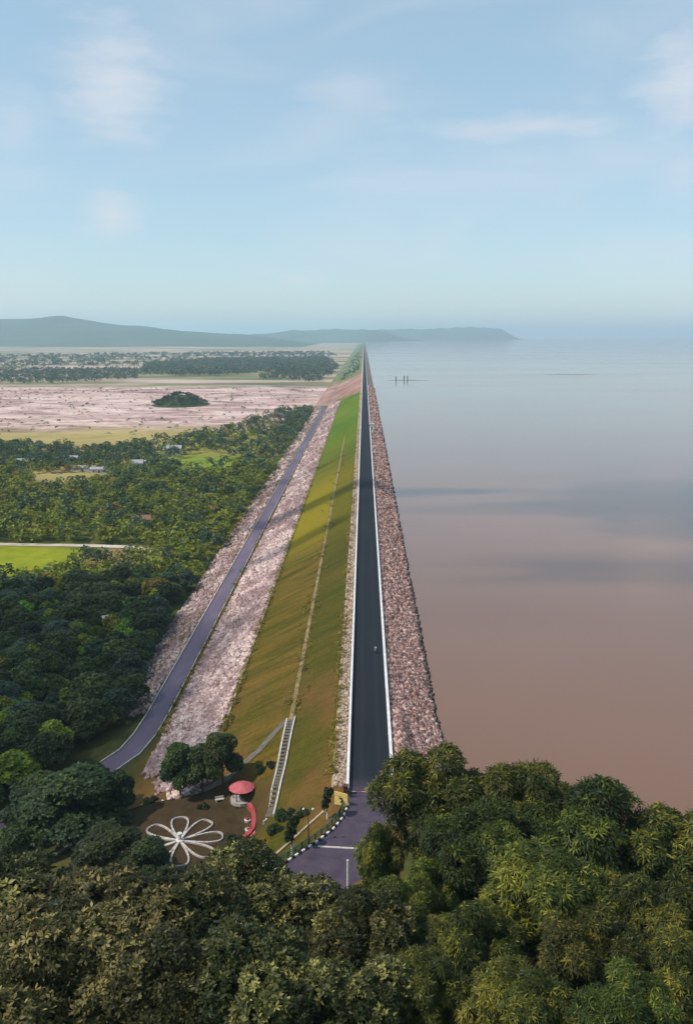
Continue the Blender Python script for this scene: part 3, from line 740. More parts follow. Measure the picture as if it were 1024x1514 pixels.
for s in (-1, 1):
    mb = MB(); mb.lathe((s * 0.7, 0, 5.6), [(0.06, 0), (0.15, 0.09), (0.18, 0.2), (0.14, 0.32), (0.05, 0.36)], 10); mb.build('globe', M['lamp_glass'], la, True)

# ------------------------------------------------------------------ garden: flower-shaped bed, shelter, red steps, bench
fc = at_z(266, 1244, -14.0)
fb = empty('flower_bed', (fc.x, fc.y, -14.0)); tag(fb, 'flower-shaped garden bed outlined by pale petal kerbs round a white centre', 'flower bed')
pet = None
for k in range(8):
    if pet is None:
        mb = MB(); pts = []
        for i in range(25):
            s = i / 24; ph = (s - 0.5) * 2
            rr = 7.6 * (1 - abs(ph) ** 2.6) ** 0.55 if abs(ph) < 1 else 0
            aw = R(20) * math.copysign(abs(ph) ** 0.75, ph)
            rr = max(rr, 0.9)
            pts.append((rr * math.cos(aw), rr * math.sin(aw)))
        for a, b in zip(pts[:-1], pts[1:]):
            a_, b_ = Vector(a), Vector(b); dd = b_ - a_
            if dd.length < 1e-3: continue
            mb.box(((a[0] + b[0]) / 2, (a[1] + b[1]) / 2, 0.14), (dd.length + 0.22, 0.30, 0.30), math.atan2(dd.y, dd.x))
        pet = mb.build('petal_kerb', M['garden_white'], fb); o = pet
    else:
        o = pet.copy(); COL.objects.link(o); o.parent = fb
    o.rotation_euler = (0, 0, R(12 + 45 * k)); o.location = (0, 0, 0.002 * k)
mb = MB(); mb.lathe((0, 0, 0), [(0.75, -0.2), (0.75, 0.35), (0.35, 0.45), (0.3, 1.3), (0.5, 1.5), (0.45, 1.65)], 12); mb.build('centre_pedestal', M['whitewash'], fb)
# shelter with a red roof
sp = at_z(358, 1182, -13.0)
sh = empty('garden_shelter', (sp.x, sp.y, ground_z(sp.x, sp.y))); tag(sh, 'round garden shelter with a low red roof beside the dark trees', 'shelter')
for k in range(6):
    an = k * math.pi / 3
    mb = MB(); mb.tube([(1.7 * math.cos(an), 1.7 * math.sin(an), -0.6), (1.7 * math.cos(an), 1.7 * math.sin(an), 2.3)], 0.1, 6); mb.build('post', M['dark_red'], sh)
mb = MB(); mb.lathe((0, 0, 2.2), [(2.45, 0), (2.5, 0.12), (1.7, 0.55), (0.7, 0.95), (0.12, 1.1)], 12); mb.build('roof', M['pink_tile'], sh)
mb = MB(); mb.lathe((0, 0, -0.6), [(2.3, 0), (2.3, 0.68)], 12); mb.build('floor', M['concrete'], sh)
# curved red steps / terrace wall with pale planters
RS = [tuple(at_z(u, v, z))[:2] for (u, v, z) in ((368, 1190, -12.6), (374, 1198, -12.5), (376, 1208, -12.5), (374, 1219, -12.6), (367, 1230, -12.9), (357, 1240, -13.2))]
rt = empty('red_terrace', (RS[2][0], RS[2][1], ground_z(*RS[2]))); tag(rt, 'curved red painted terrace steps at the right edge of the garden', 'terrace')
for j, (off, hh) in enumerate(((0, 0.9), (-0.8, 0.6), (-1.55, 0.32))):
    ln = offset_line(RS, -off); mb = MB()
    for i, p in enumerate(ln):
        z = ground_z(*RS[i]); t_ = Vector(ln[min(i + 1, len(ln) - 1)]) - Vector(ln[max(i - 1, 0)]); t_.normalize()
        nx_, ny_ = -t_.y * 0.38, t_.x * 0.38
        mb.v += [(p[0] + nx_, p[1] + ny_, z - 1), (p[0] - nx_, p[1] - ny_, z - 1), (p[0] - nx_, p[1] - ny_, z + hh), (p[0] + nx_, p[1] + ny_, z + hh)]
        if i:
            b = 4 * (i - 1)
            for k in range(4): mb.f.append((b + k, b + (k + 1) % 4, b + 4 + (k + 1) % 4, b + 4 + k))
    mb.f += [(3, 2, 1, 0), tuple(4 * (len(ln) - 1) + k for k in range(4))]
    o = mb.build('step', M['red_paint' if j != 1 else 'pink_tile'], rt); o.matrix_parent_inverse = Matrix.Translation(-rt.location)
for (u, v, lab) in ((366, 1208, 'pale round planter in front of the middle of the red terrace'), (367, 1222, 'pale round planter at the near end of the red terrace')):
    p = at_z(u, v, -12.9); e = empty('planter', (p.x, p.y, ground_z(p.x, p.y))); tag(e, lab, 'planter', 'planters by the red terrace')
    mb = MB(); mb.lathe((0, 0, 0), [(0.45, -0.3), (0.6, 0.5), (0.66, 0.6), (0.5, 0.62)], 12); mb.build('pot', M['whitewash'], e)
    mb = MB()
    for _ in range(40):
        a = random.uniform(0, 6.28); r_ = random.uniform(0, 0.5); z_ = random.uniform(0.6, 1.2)
        mb.box((r_ * math.cos(a), r_ * math.sin(a), z_), (0.22, 0.14, 0.1), a, 0.4)
    mb.build('flowers', M['red_flower'], e)
bp = at_z(325, 1187, -14.2)
be = empty('garden_bench', (bp.x, bp.y, ground_z(bp.x, bp.y)), R(20)); tag(be, 'pale stone bench on the dark garden lawn below the trees', 'bench')
mb = MB(); mb.box((0, 0, 0.48), (1.7, 0.6, 0.12)); mb.build('seat', M['garden_white'], be)
for s in (-1, 1): mb = MB(); mb.box((s * 0.6, 0, 0.1), (0.2, 0.5, 0.62)); mb.build('leg', M['garden_white'], be)
mb = MB(); mb.box((0, 0.3, 0.75), (1.7, 0.1, 0.42)); mb.build('backrest', M['garden_white'], be)

# ------------------------------------------------------------------ motorcycle and rider on the crest road
mc = empty('motorcycle', (3.1, 193, 0.07), R(4)); tag(mc, 'small dark motorcycle near the right parapet of the crest road', 'motorcycle')
for y_ in (-0.65, 0.65):
    mb = MB(); mb.tube([(0.3 * 0, y_ + 0.24 * math.cos(k * math.pi / 8), 0.3 + 0.24 * math.sin(k * math.pi / 8)) for k in range(17)], 0.06, 6, False)
    w_ = mb.build('wheel', M['rubber'], mc); mb = MB(); mb.tube([(-0.06, y_, 0.3), (0.06, y_, 0.3)], 0.1, 8); mb.build('hub', M['dark_metal'], w_)
mb = MB(); mb.tube([(0, -0.65, 0.35), (0, -0.3, 0.5), (0, 0.25, 0.55), (0, 0.5, 0.85), (0, 0.66, 0.3)], 0.07, 6); mb.build('frame', M['dark_metal'], mc)
mb = MB(); mb.box((0, 0.2, 0.82), (0.26, 0.5, 0.22), 0, 0.8); mb.build('tank', M['dark_red'], mc)
mb = MB(); mb.box((0, -0.35, 0.8), (0.26, 0.72, 0.12)); mb.build('seat', M['rubber'], mc)
mb = MB(); mb.tube([(-0.36, 0.4, 1.05), (0, 0.5, 1.0), (0.36, 0.4, 1.05)], 0.025, 6); mb.build('handlebar', M['dark_metal'], mc)
mb = MB(); mb.lathe((0, 0.62, 0.85), [(0.05, -0.1), (0.11, 0), (0.05, 0.1)], 8); mb.build('headlight', M['lamp_glass'], mc)
def skin_body(name, joints, edges, radii, mat, parent):
    me = bpy.data.meshes.new(name); me.from_pydata(joints, edges, []); o = bpy.data.objects.new(name, me); link(o, parent)
    md = o.modifiers.new('skin', 'SKIN'); sv = me.skin_vertices[0].data
    for i, r_ in enumerate(radii): sv[i].radius = (r_, r_)
    sv[0].use_root = True
    s2 = o.modifiers.new('sub', 'SUBSURF'); s2.levels = 1; s2.render_levels = 1
    me.materials.append(mat); return o
pe = empty('person', (3.1, 193, 0.07), R(4)); tag(pe, 'person in a pale shirt riding the motorcycle on the crest road', 'person')
J = [(0, -0.2, 0.93), (0, -0.16, 1.15), (0, -0.1, 1.38), (0, -0.07, 1.5), (0, -0.04, 1.66),
     (0.2, -0.1, 1.4), (0.3, 0.1, 1.2), (0.33, 0.38, 1.09), (-0.2, -0.1, 1.4), (-0.3, 0.1, 1.2), (-0.33, 0.38, 1.09),
     (0.13, 0.2, 0.85), (0.16, 0.05, 0.45), (0.17, 0.14, 0.36), (-0.13, 0.2, 0.85), (-0.16, 0.05, 0.45), (-0.17, 0.14, 0.36)]
E = [(0, 1), (1, 2), (2, 3), (3, 4), (2, 5), (5, 6), (6, 7), (2, 8), (8, 9), (9, 10), (0, 11), (11, 12), (12, 13), (0, 14), (14, 15), (15, 16)]
skin_body('body', J, E, [.15, .15, .16, .06, .11, .07, .05, .04, .07, .05, .04, .09, .065, .05, .09, .065, .05], M['cloth_pale'], pe)
mb = MB(); mb.lathe((0, -0.05, 1.6), [(0.1, -0.06), (0.14, 0.02), (0.14, 0.1), (0.09, 0.2), (0.02, 0.23)], 10); mb.build('helmet', M['cloth_dark'], pe, True)

# ------------------------------------------------------------------ valve house on the water side, stakes in the water
vp = at_z(557, 634, 0)
vh = empty('valve_house', (6.6, vp.y, -0.3)); tag(vh, 'small white valve house standing on the water side of the crest', 'building')
mb = MB(); mb.box((0, 0, 2.0), (3.6, 6.0, 4.4)); mb.build('wall', M['white_paint'], vh)
mb = MB(); mb.box((0, 0, 4.35), (4.6, 7.0, 0.3)); mb.build('roof', M['concrete'], vh)
mb = MB(); mb.box((0, -3.02, 1.2), (1.2, 0.1, 2.2)); mb.build('door', M['dark_red'], vh)
mb = MB(); mb.box((-1.82, 0, 2.4), (0.1, 1.4, 1.2)); mb.build('window', M['window_dark'], vh)
mb = MB(); mb.box((0.6, 0, -2.6), (5.0, 7.0, 4.6)); mb.build('base', M['concrete'], vh)
br2 = MB(); br2.box((4.2, 0, 0.3), (5.0, 2.0, 0.4)); br2.build('platform', M['concrete'], vh)
for (u, v, lab) in ((585, 563, 'leftmost dark stake standing in the far water right of the crest'), (597, 562, 'middle dark stake standing in the far water'), (602, 562, 'rightmost dark stake of the three standing in the far water')):
    p = at_z(u, v, -5); e = empty('water_stake', (p.x, p.y, -5)); tag(e, lab, 'stake', 'stakes in the far water')
    mb = MB(); mb.tube([(0, 0, -2), (0, 0, 7)], 0.8, 6); mb.build('shaft', M['dark_metal'], e)
    mb = MB(); mb.box((0, 0, 7.2), (2.4, 2.4, 0.5)); mb.build('cap', M['dark_metal'], e)
for (u0, u1, v, lab) in ((565, 640, 562.5, 'long low dark mud bank in the far water near the dyke'), (795, 890, 554, 'thin low mud bank far out on the right water')):
    a, b = at_z(u0, v, -5), at_z(u1, v, -5); L_ = b.x - a.x; n = 24; V = []
    for i in range(n + 1):
        s = i / n; w_ = math.sin(math.pi * s) ** 0.6 * (0.006 * a.y + 6) * (0.8 + 0.3 * math.sin(i * 1.7))
        V += [(a.x + L_ * s, a.y - w_, -5.2), (a.x + L_ * s, a.y, -5 + 0.35 * math.sin(math.pi * s)), (a.x + L_ * s, a.y + w_, -5.2)]
    i = (np.arange(n)[:, None] * 3 + np.arange(2)[None]).ravel()
    tag(mesh_np('mud_bank', np.array(V), np.stack([i, i + 3, i + 4, i + 1], -1), M['gravel_dark'], None, None, True), kind='structure')

# ------------------------------------------------------------------ village houses
def house(u, v, w, d, h, wallm, roofm, label, rz=0.0, nwin=2):
    p = at_z(u, v, -27); e = empty('village_house', (p.x, p.y, -27), rz); tag(e, label, 'house', 'houses among the trees')
    mb = MB(); mb.box((0, 0, h / 2), (w, d, h)); wl_ = mb.build('wall', M[wallm], e)
    mb = MB(); o_ = 0.6; rh = d * 0.28
    mb.add([(-w / 2 - o_, -d / 2 - o_, h), (w / 2 + o_, -d / 2 - o_, h), (w / 2 + o_, d / 2 + o_, h), (-w / 2 - o_, d / 2 + o_, h), (-w / 2 - o_, 0, h + rh), (w / 2 + o_, 0, h + rh)],
           [(0, 1, 5, 4), (2, 3, 4, 5), (0, 4, 3), (1, 2, 5), (3, 2, 1, 0)])
    mb.build('roof', M[roofm], e)
    mb = MB(); mb.box((0, -d / 2 - 0.03, 1.05), (1.1, 0.12, 2.1)); mb.build('door', M['dark_red'], e)
    for k in range(nwin):
        mb = MB(); mb.box(((-1 if k % 2 == 0 else 1) * w * 0.3, -d / 2 - 0.03, 1.7), (1.2, 0.12, 1.1)); mb.build('window', M['window_dark'], e)
house(38, 690, 13, 8, 4.5, 'house_blue', 'roof_sheet', 'bluish house at the far left among the village trees', 0.1)
house(106, 686, 11, 7, 5.0, 'house_wall', 'roof_sheet', 'pale house with grey roof directly above the long white wall')
house(124, 697, 20, 5, 3.4, 'white_paint', 'roof_sheet', 'long low white building beside the yellow clearing', -0.06)
house(148, 699, 13, 5, 3.2, 'house_wall', 'roof_sheet', 'shorter pale building right of the long white one', 0.05)
house(198, 694, 14, 9, 5.2, 'house_blue', 'roof_sheet', 'blue-grey house in the middle of the village trees', 0.2)
house(216, 692, 9, 7, 4.6, 'house_wall', 'roof_sheet', 'pale house touching the blue-grey one on its right', 0.0)
house(258, 672, 12, 8, 6.0, 'white_paint', 'roof_sheet', 'bright white house at the right end of the village trees', 0.15)
house(210, 780, 9, 7, 5.0, 'house_wall', 'roof_tile', 'pale house with tiled roof in the wood above the farm track', 0.3)
house(168, 940, 6, 4.5, 6.6, 'white_paint', 'roof_sheet', 'pale hut roof showing through the dark near wood', 0.5)

# ------------------------------------------------------------------ trees
def crown_arrays(r, lobes, n_ros, leaf, width, per, droop, up_bias=0.5, spread=(0.15, 0.7), keep_in=0.12, tone_lobe=0.25, zmin=-0.55):
    C = np.array([l[0] for l in lobes]); Rd = np.array([l[1] for l in lobes])
    wgt = (Rd[:, 0] * Rd[:, 2]); wgt = wgt / wgt.sum()
    k = r.choice(len(lobes), n_ros, p=wgt)
    d = r.normal(size=(n_ros, 3)); d[:, 2] += 0.35; d /= np.linalg.norm(d, axis=1)[:, None]
    ok = d[:, 2] > zmin
    k, d = k[ok], d[ok]
    P = C[k] + Rd[k] * d * r.uniform(0.78, 1.06, (len(k), 1))
    q = (P[:, None] - C[None]) / Rd[None]
    inside = (np.sum(q * q, axis=2) < 0.62).any(1)
    keep = ~inside | (r.uniform(size=len(k)) < keep_in)
    P, d, k = P[keep], d[keep], k[keep]
    n = len(P)
    nrm = d + r.normal(0, 0.35, (n, 3)); nrm[:, 2] += up_bias; nrm /= np.linalg.norm(nrm, axis=1)[:, None]
    a = np.cross(nrm, r.normal(size=(n, 3))); a /= np.linalg.norm(a, axis=1)[:, None]
    b = np.cross(nrm, a)
    lt = r.uniform(-1, 1, len(lobes))
    tone = np.clip(0.45 + tone_lobe * lt[k] + r.normal(0, 0.18, n) + 0.10 * d[:, 2], 0, 1)
    ph = (np.arange(per) / per * 2 * math.pi)[None] + r.uniform(0, 6.28, (n, 1)) + r.normal(0, 0.25, (n, per))
    el = r.uniform(spread[0], spread[1], (n, per))
    D = (a[:, None] * np.cos(ph)[..., None] + b[:, None] * np.sin(ph)[..., None]) * np.cos(el)[..., None] + nrm[:, None] * np.sin(el)[..., None]
    D[..., 2] -= droop * r.uniform(0.5, 1.3, (n, per)); D /= np.linalg.norm(D, axis=2)[..., None]
    L = leaf * r.uniform(0.7, 1.25, (n, per, 1))
    side = np.cross(D, nrm[:, None] + r.normal(0, 0.25, (n, per, 3))); side /= np.maximum(np.linalg.norm(side, axis=2)[..., None], 1e-6)
    B0 = np.broadcast_to(P[:, None], D.shape) + D * L * 0.08
    tip = B0 + D * L; tip[..., 2] -= L[..., 0] * droop * 0.25
    mid = B0 + D * L * 0.5
    V = np.stack([B0, mid - side * width * L / leaf * 0.5, tip, mid + side * width * L / leaf * 0.5], axis=2).reshape(-1, 3)
    T = np.repeat(np.clip(tone[:, None] + r.normal(0, 0.08, (n, per)), 0, 1).ravel(), 4)
    Fc = np.arange(len(V)).reshape(-1, 4)
    return V, Fc, T
def rough_lobes(r, h, rad, n):
    out = []
    for i in range(n):
        while True:
            q = r.uniform(-1, 1, 3)
            if q @ q < 1: break
        s = rad * r.uniform(0.13, 0.36)
        c = np.array([q[0] * rad * 0.82, q[1] * rad * 0.82, h * 0.62 + q[2] * h * 0.30])
        c[2] = min(c[2], h - s)
        out.append((tuple(c), (s, s * r.uniform(0.8, 1.2), s * r.uniform(0.7, 1.0))))
    return out
def make_lobes(r, h, rad, n, flat=0.8, base=0.38, lobe=(0.34, 0.5)):
    out = []
    for i in range(n):
        a = 2.4 * i + r.uniform(-.4, .4); f = math.sqrt((i + 0.5) / n)
        rr = rad * 0.72 * f
        z = h * (base + (1 - base) * (0.30 + 0.52 * (1 - f ** 2)) * r.uniform(0.78, 1.08))
        s = rad * r.uniform(*lobe)
        z = min(z, h - s * flat * 0.95)
        out.append(((rr * math.cos(a), rr * math.sin(a), z), (s, s, s * flat)))
    return out
def trunk_mb(r, lobes, h, tr, n=7, limbs=None):
    mb = MB(); fork = h * 0.38
    mb.tube([(0, 0, -1.2), (0.02 * h * r.uniform(-1, 1), 0, fork * 0.5), (0.02 * h * r.uniform(-1, 1), 0.02 * h * r.uniform(-1, 1), fork), (0, 0, h * 0.72)], [tr * 1.3, tr, tr * 0.8, tr * 0.3], n)
    for (c, rd) in (lobes if limbs is None else lobes[:limbs]):
        s = fork * r.uniform(0.7, 1.1); m = ((c[0]) * 0.45, c[1] * 0.45, s + (c[2] - s) * 0.6)
        mb.tube([(0, 0, s), m, (c[0] * 0.95, c[1] * 0.95, c[2] + rd[2] * 0.3)], [tr * 0.5, tr * 0.33, tr * 0.1], 5)
    return mb
def tree_proto(name, seed, h, rad, nl, n_ros, leaf, width, per, droop, mat, tr=0.25, **kw):
    r = np.random.default_rng(seed)
    lk = {k_: kw.pop(k_) for k_ in ('flat', 'base', 'lobe') if k_ in kw}
    lobes = rough_lobes(r, h, rad, nl) if kw.pop('rough', False) else make_lobes(r, h, rad, nl, **lk)
    e = empty(name, (0, 0, 0))
    trunk_mb(r, lobes, h, tr).build('trunk', M['bark'], e, True)
    V, Fc, T = crown_arrays(r, lobes, n_ros, leaf, width, per, droop, **kw)
    mesh_np('crown', V, Fc, M[mat], e, {'tone': T})
    e['h'] = float(V[:, 2].max())
    return e
used = set()
def plant(proto, x, y, z, height, label, cat='tree', group=None, rz=None, wide=1.0):
    if proto.name in used: o = copy_tree(proto)
    else: used.add(proto.name); o = proto
    s = height / o['h']
    o.location = (x, y, z); o.rotation_euler = (0, 0, random.uniform(0, 6.28) if rz is None else rz); o.scale = (s * wide, s * wide, s)
    for k_ in ('label', 'category', 'group'):
        if k_ in o: del o[k_]
    tag(o, label, cat, group); return o
def plant_top(proto, u, v, Y, label, group=None, wide=1.0, rz=None):
    """stand a tree at depth Y so that its top reaches the sight line of (u, v)"""
    p = at_y(u, v, Y); z = ground_z(p.x, Y)
    return plant(proto, p.x, Y, z, p.z - z, label, 'tree', group, rz, wide)

FG = dict(tone_lobe=0.24, rough=True, zmin=-0.7)
olive = [tree_proto('broadleaf_tree', 11 + i, 15, 6.4, 44, 5200, 0.46, 0.19, 7, 0.10, 'leaf_olive', 0.32, up_bias=0.9, spread=(0.05, 0.8), **FG) for i in range(3)]
mango = [tree_proto('mango_tree', 31 + i, 16, 6.0, 46, 5400, 0.64, 0.125, 9, 0.50, 'leaf_mango', 0.34, up_bias=0.8, spread=(0.0, 0.85), **FG) for i in range(3)]

# left foreground: tree crowns on the hillside below the viewpoint
G1 = 'olive-leaved trees in the left foreground'
for (i, u, v, Y, lab, wd) in (
        (0, 30, 1262, 60, 'olive-leaved tree with pale tips at the far left edge of the foreground', 1.0),
        (1, 150, 1290, 57, 'olive-leaved tree whose crown rises below the dark garden trees', 1.0),
        (2, 265, 1292, 58, 'olive-leaved tree crown just below the flower-shaped bed', 0.95),
        (0, 352, 1254, 64, 'olive-leaved tree crown reaching highest, right of the flower-shaped bed', 0.85),
        (1, 455, 1300, 60, 'olive-leaved tree crown below the road bend', 0.95),
        (2, 548, 1322, 56, 'olive-leaved tree crown next to the drooping mango trees', 0.8),
        (1, 60, 1370, 45, 'olive-leaved tree in the bottom left corner', 0.95),
        (0, 215, 1400, 44, 'olive-leaved tree at the bottom edge, second from the left', 1.0),
        (2, 370, 1385, 45, 'olive-leaved tree at the bottom edge below the tallest left crown', 1.0),
        (1, 500, 1420, 44, 'olive-leaved tree at the bottom edge near the middle', 0.9)):
    plant_top(olive[i], u, v, Y, lab, G1, wd)
G2 = 'long-leaved trees in the right foreground'
for (i, u, v, Y, lab, wd) in (
        (0, 632, 1102, 88, 'long-leaved green tree standing highest beside the end of the right parapet', 0.85),
        (1, 560, 1212, 84, 'small long-leaved tree leaning over the road bend', 0.6),
        (2, 782, 1136, 84, 'long-leaved tree with a pointed top against the water, left of the broad crown', 0.8),
        (1, 880, 1152, 78, 'broad long-leaved tree standing against the water in the middle of the right clump', 1.05),
        (0, 1010, 1196, 76, 'long-leaved tree at the right picture edge against the water', 1.0),
        (2, 700, 1190, 76, 'long-leaved tree in the dip of the right clump', 0.95),
        (0, 600, 1290, 66, 'long-leaved tree below the road bend at the left of the right clump', 0.8),
        (2, 820, 1260, 62, 'long-leaved tree in the heart of the right clump', 1.05),
        (1, 950, 1300, 60, 'long-leaved dark tree at the right below the broad crown', 1.0),
        (1, 705, 1330, 56, 'long-leaved tree at the lower left of the right clump', 0.9),
        (2, 640, 1420, 46, 'yellow-green long-leaved tree at the bottom edge right of the middle', 0.85),
        (1, 628, 1268, 72, 'small long-leaved tree filling the gap below the tallest right crown', 0.8),
        (2, 612, 1352, 57, 'dark long-leaved tree between the olive crowns and the right clump', 0.85),
        (1, 1005, 1378, 52, 'long-leaved tree at the right picture edge low in the clump', 1.0),
        (0, 870, 1350, 52, 'long-leaved tree low in the middle of the right clump', 0.9),
        (2, 780, 1440, 44, 'long-leaved tree at the bottom edge of the right clump', 1.0),
        (0, 930, 1440, 44, 'long-leaved tree in the bottom right corner', 1.0)):
    plant_top(mango[i], u, v, Y, lab, G2, wd)

# garden trees and slim roadside trees
deep = [tree_proto('garden_tree', 51 + i, 12, 4.6, 12, 3400, 0.45, 0.26, 6, 0.2, 'leaf_deep', 0.22, base=0.06, zmin=-0.9) for i in range(2)]
G3 = 'dark trees round the garden'
for (i, u, v, zb, vt, lab, wd) in (
        (0, 268, 1182, -15.5, 1096, 'dark round tree left of the pair behind the flower bed', 0.8),
        (1, 300, 1180, -14.8, 1100, 'dark tree in the middle of the clump behind the flower bed', 0.8),
        (0, 330, 1172, -13.8, 1082, 'tallest dark tree of the clump beside the red-roofed shelter', 0.8),
        (1, 108, 1255, -20.0, 1136, 'large dark tree left of the garden below the lower road bend', 1.6),
        (0, 180, 1228, -18.5, 1138, 'dark tree between the lower road bend and the flower bed', 0.9),
        (0, 165, 1300, -15, 1222, 'low wide dark tree beside the left petals of the flower bed', 1.7),
        (1, 215, 1302, -13.5, 1240, 'dark bush-like tree touching the lower petals of the flower bed', 1.3),
        (0, 62, 1235, -22.0, 1150, 'dark wide tree hiding the lower road left of the large garden tree', 1.5),
        (1, 150, 1212, -21.0, 1130, 'dark tree in front of the hidden end of the lower road bend', 1.1),
        (1, 18, 1290, -19, 1222, 'dark shrubby tree at the left edge below the red track', 1.1)):
    p = at_z(u, v, zb); z = ground_z(p.x, p.y); top = at_y(u, vt, p.y).z
    plant(deep[i], p.x, p.y, z, max(top - z, 3.0), lab, 'tree', G3, None, wd)
slim = tree_proto('slim_tree', 61, 7, 1.15, 16, 620, 0.4, 0.2, 6, 0.35, 'leaf_deep', 0.09, rough=True, keep_in=0.5)
mb = MB(); mb.tube([(0, 0, -0.3), (0, 0, 1.5)], 0.19, 8); mb.build('whitewashed_base', M['whitewash'], slim)
for (u, v, hh, lab) in ((432, 1259, 6.6, 'slim dark roadside tree with whitewashed foot, nearer the viewer'), (484, 1213, 5.6, 'slim dark roadside tree with whitewashed foot beside the yellow sign')):
    p = at_z(u, v, -0.6); plant(slim, p.x, p.y, ground_z(p.x, p.y), hh, lab, 'tree', 'slim trees by the railing')

# the wood left of the dyke
def in_poly(px, py, poly):
    inside = np.zeros(len(px), bool); n = len(poly)
    for i in range(n):
        x1, y1 = poly[i]; x2, y2 = poly[(i + 1) % n]
        c_ = ((y1 > py) != (y2 > py)) & (px < (x2 - x1) * (py - y1) / (y2 - y1 + 1e-12) + x1)
        inside ^= c_
    return inside
def wpoly(pix, z=-27): return [tuple(at_z(u, v, z))[:2] for u, v in pix]
WOOD = wpoly([(-90, 1190), (-90, 652), (60, 662), (130, 668), (200, 662), (250, 652), (330, 640), (400, 612), (438, 603)]) + [(-69, 1150), (-69, 420), (-71, 300), (-68, 240), (-62, 216), (-61, 195), (-66, 177), (-80, 160), (-106, 136)]
OPEN = [wpoly([(-90, 803), (90, 803), (236, 808), (232, 822), (112, 838), (60, 858), (-90, 864)]),
        wpoly([(30, 702), (150, 699), (165, 712), (60, 728)]), wpoly([(262, 678), (338, 672), (345, 705), (255, 706)])]
sp_ = 5.6
GX, GY = np.meshgrid(np.arange(-460, -60, sp_), np.arange(150, 1180, sp_))
px = (GX + rng.uniform(-.48, .48, GX.shape) * sp_).ravel(); py = (GY + rng.uniform(-.48, .48, GY.shape) * sp_).ravel()
ok = in_poly(px, py, WOOD)
for j_, o_ in enumerate(OPEN): ok &= ~in_poly(px, py, o_) | (rng.uniform(size=len(px)) < (0.25 if j_ == 2 else 0.0))
dens = np.where(py > 640, 0.62, 0.95)
dens = np.where((py > 660) & (px > -0.26 * py), 0.30, dens)
dens = np.where((py > 730) & (px > -90), 0.7, dens)
dens = np.where((py > 420) & (py <= 640), 0.80, dens)
ok &= rng.uniform(size=len(px)) < dens
ok &= seg_dist(px, py, LOWER_C) > 6.5
px, py = px[ok], py[ok]
# only what the frame can show, with a margin
left_lim = np.array([at_z(-70, v, -27).x for v in (1250, 1100, 1000, 900, 800, 700, 620, 600)]); left_y = np.array([at_z(-70, v, -27).y for v in (1250, 1100, 1000, 900, 800, 700, 620, 600)])
ok = px > np.interp(py, left_y, left_lim) - 4; px, py = px[ok], py[ok]
kinds = [('leaf_deep', 'wood_tree', 71, 9.5, 3.9), ('leaf_bright', 'wood_tree', 72, 8.5, 3.7), ('leaf_yellow', 'wood_tree', 73, 8.0, 3.3), ('leaf_blue', 'wood_tree', 74, 9.0, 3.8)]
protos = {}
for j, (mt, nm, sd, hh, rd) in enumerate(kinds):
    protos[j] = [tree_proto(nm, sd + 10 * q, hh, rd, 11, 1500, 0.62, 0.42, 5, 0.15, mt, 0.2, base=0.18, zmin=-0.4) for q in range(2)]
def kind_of(x_, y_):
    r_ = random.random(); near = y_ < 330
    if near: return 0 if r_ < 0.62 else (3 if r_ < 0.80 else (1 if r_ < 0.955 else 2))
    if y_ < 640: return 1 if r_ < 0.60 else (0 if r_ < 0.85 else (3 if r_ < 0.95 else 2))
    return 3 if r_ < 0.55 else (0 if r_ < 0.8 else (1 if r_ < 0.95 else 2))
order = np.argsort(np.hypot(px, py))
KL = ['dark green tree in the wood left of the lower road', 'bright green tree in the wood left of the lower road', 'yellow-topped tree in the wood left of the lower road', 'blue-green tree in the wood left of the lower road']
NEAR_N = 300
rest = {0: [], 1: [], 2: [], 3: []}
for c_, idx in enumerate(order):
    x_, y_ = float(px[idx]), float(py[idx]); k_ = kind_of(x_, y_)
    if c_ < NEAR_N:
        z = ground_z(x_, y_)
        zone = 'at the edge of the wood beside the pale rubble' if x_ > -84 and y_ > 200 else ('behind the bend of the lower road' if y_ < 215 else ('in the near dark part of the wood' if y_ < 275 else ('deep in the wood short of the bright field' if y_ < 350 else 'in the wood round the bright field and farm track')))
        lab = KL[k_].replace('in the wood left of the lower road', zone)
        plant(protos[k_][random.randrange(2)], x_, y_, z - 0.1, random.uniform(0.7, 1.3) * kinds[k_][3], lab, 'tree', lab.replace(' tree ', ' trees '), None, random.uniform(0.95, 1.3))
    else: rest[k_].append((x_, y_))
print('wood trees', len(px))
def far_wood(name, pts, mat, hh, rad, n_ros, leaf, width, per, label, seed, zf=lambda x, y: -27.0, hs=(0.7, 1.25)):
    r = np.random.default_rng(seed); base = []
    for q in range(5):
        lobes = make_lobes(r, hh, rad, 6, base=0.12)
        base.append(crown_arrays(r, lobes, n_ros, leaf, width, per, 0.15, keep_in=0.0, zmin=-0.3))
    VV, FF, TT = [], [], []; off = 0
    for (x_, y_) in pts:
        V, Fc, T = base[r.integers(5)]; s = r.uniform(*hs); a = r.uniform(0, 6.28)
        W = V * [s * r.uniform(0.9, 1.3), s * r.uniform(0.9, 1.3), s]
        W = np.stack([W[:, 0] * math.cos(a) - W[:, 1] * math.sin(a) + x_, W[:, 0] * math.sin(a) + W[:, 1] * math.cos(a) + y_, W[:, 2] + zf(x_, y_)], -1)
        VV.append(W); FF.append(Fc + off); off += len(V); TT.append(np.clip(T * 0.6 + r.uniform(-0.05, 0.45), 0, 1))
    return tag(mesh_np(name, np.concatenate(VV), np.concatenate(FF), M[mat], None, {'tone': np.concatenate(TT)}), label, kind='stuff')
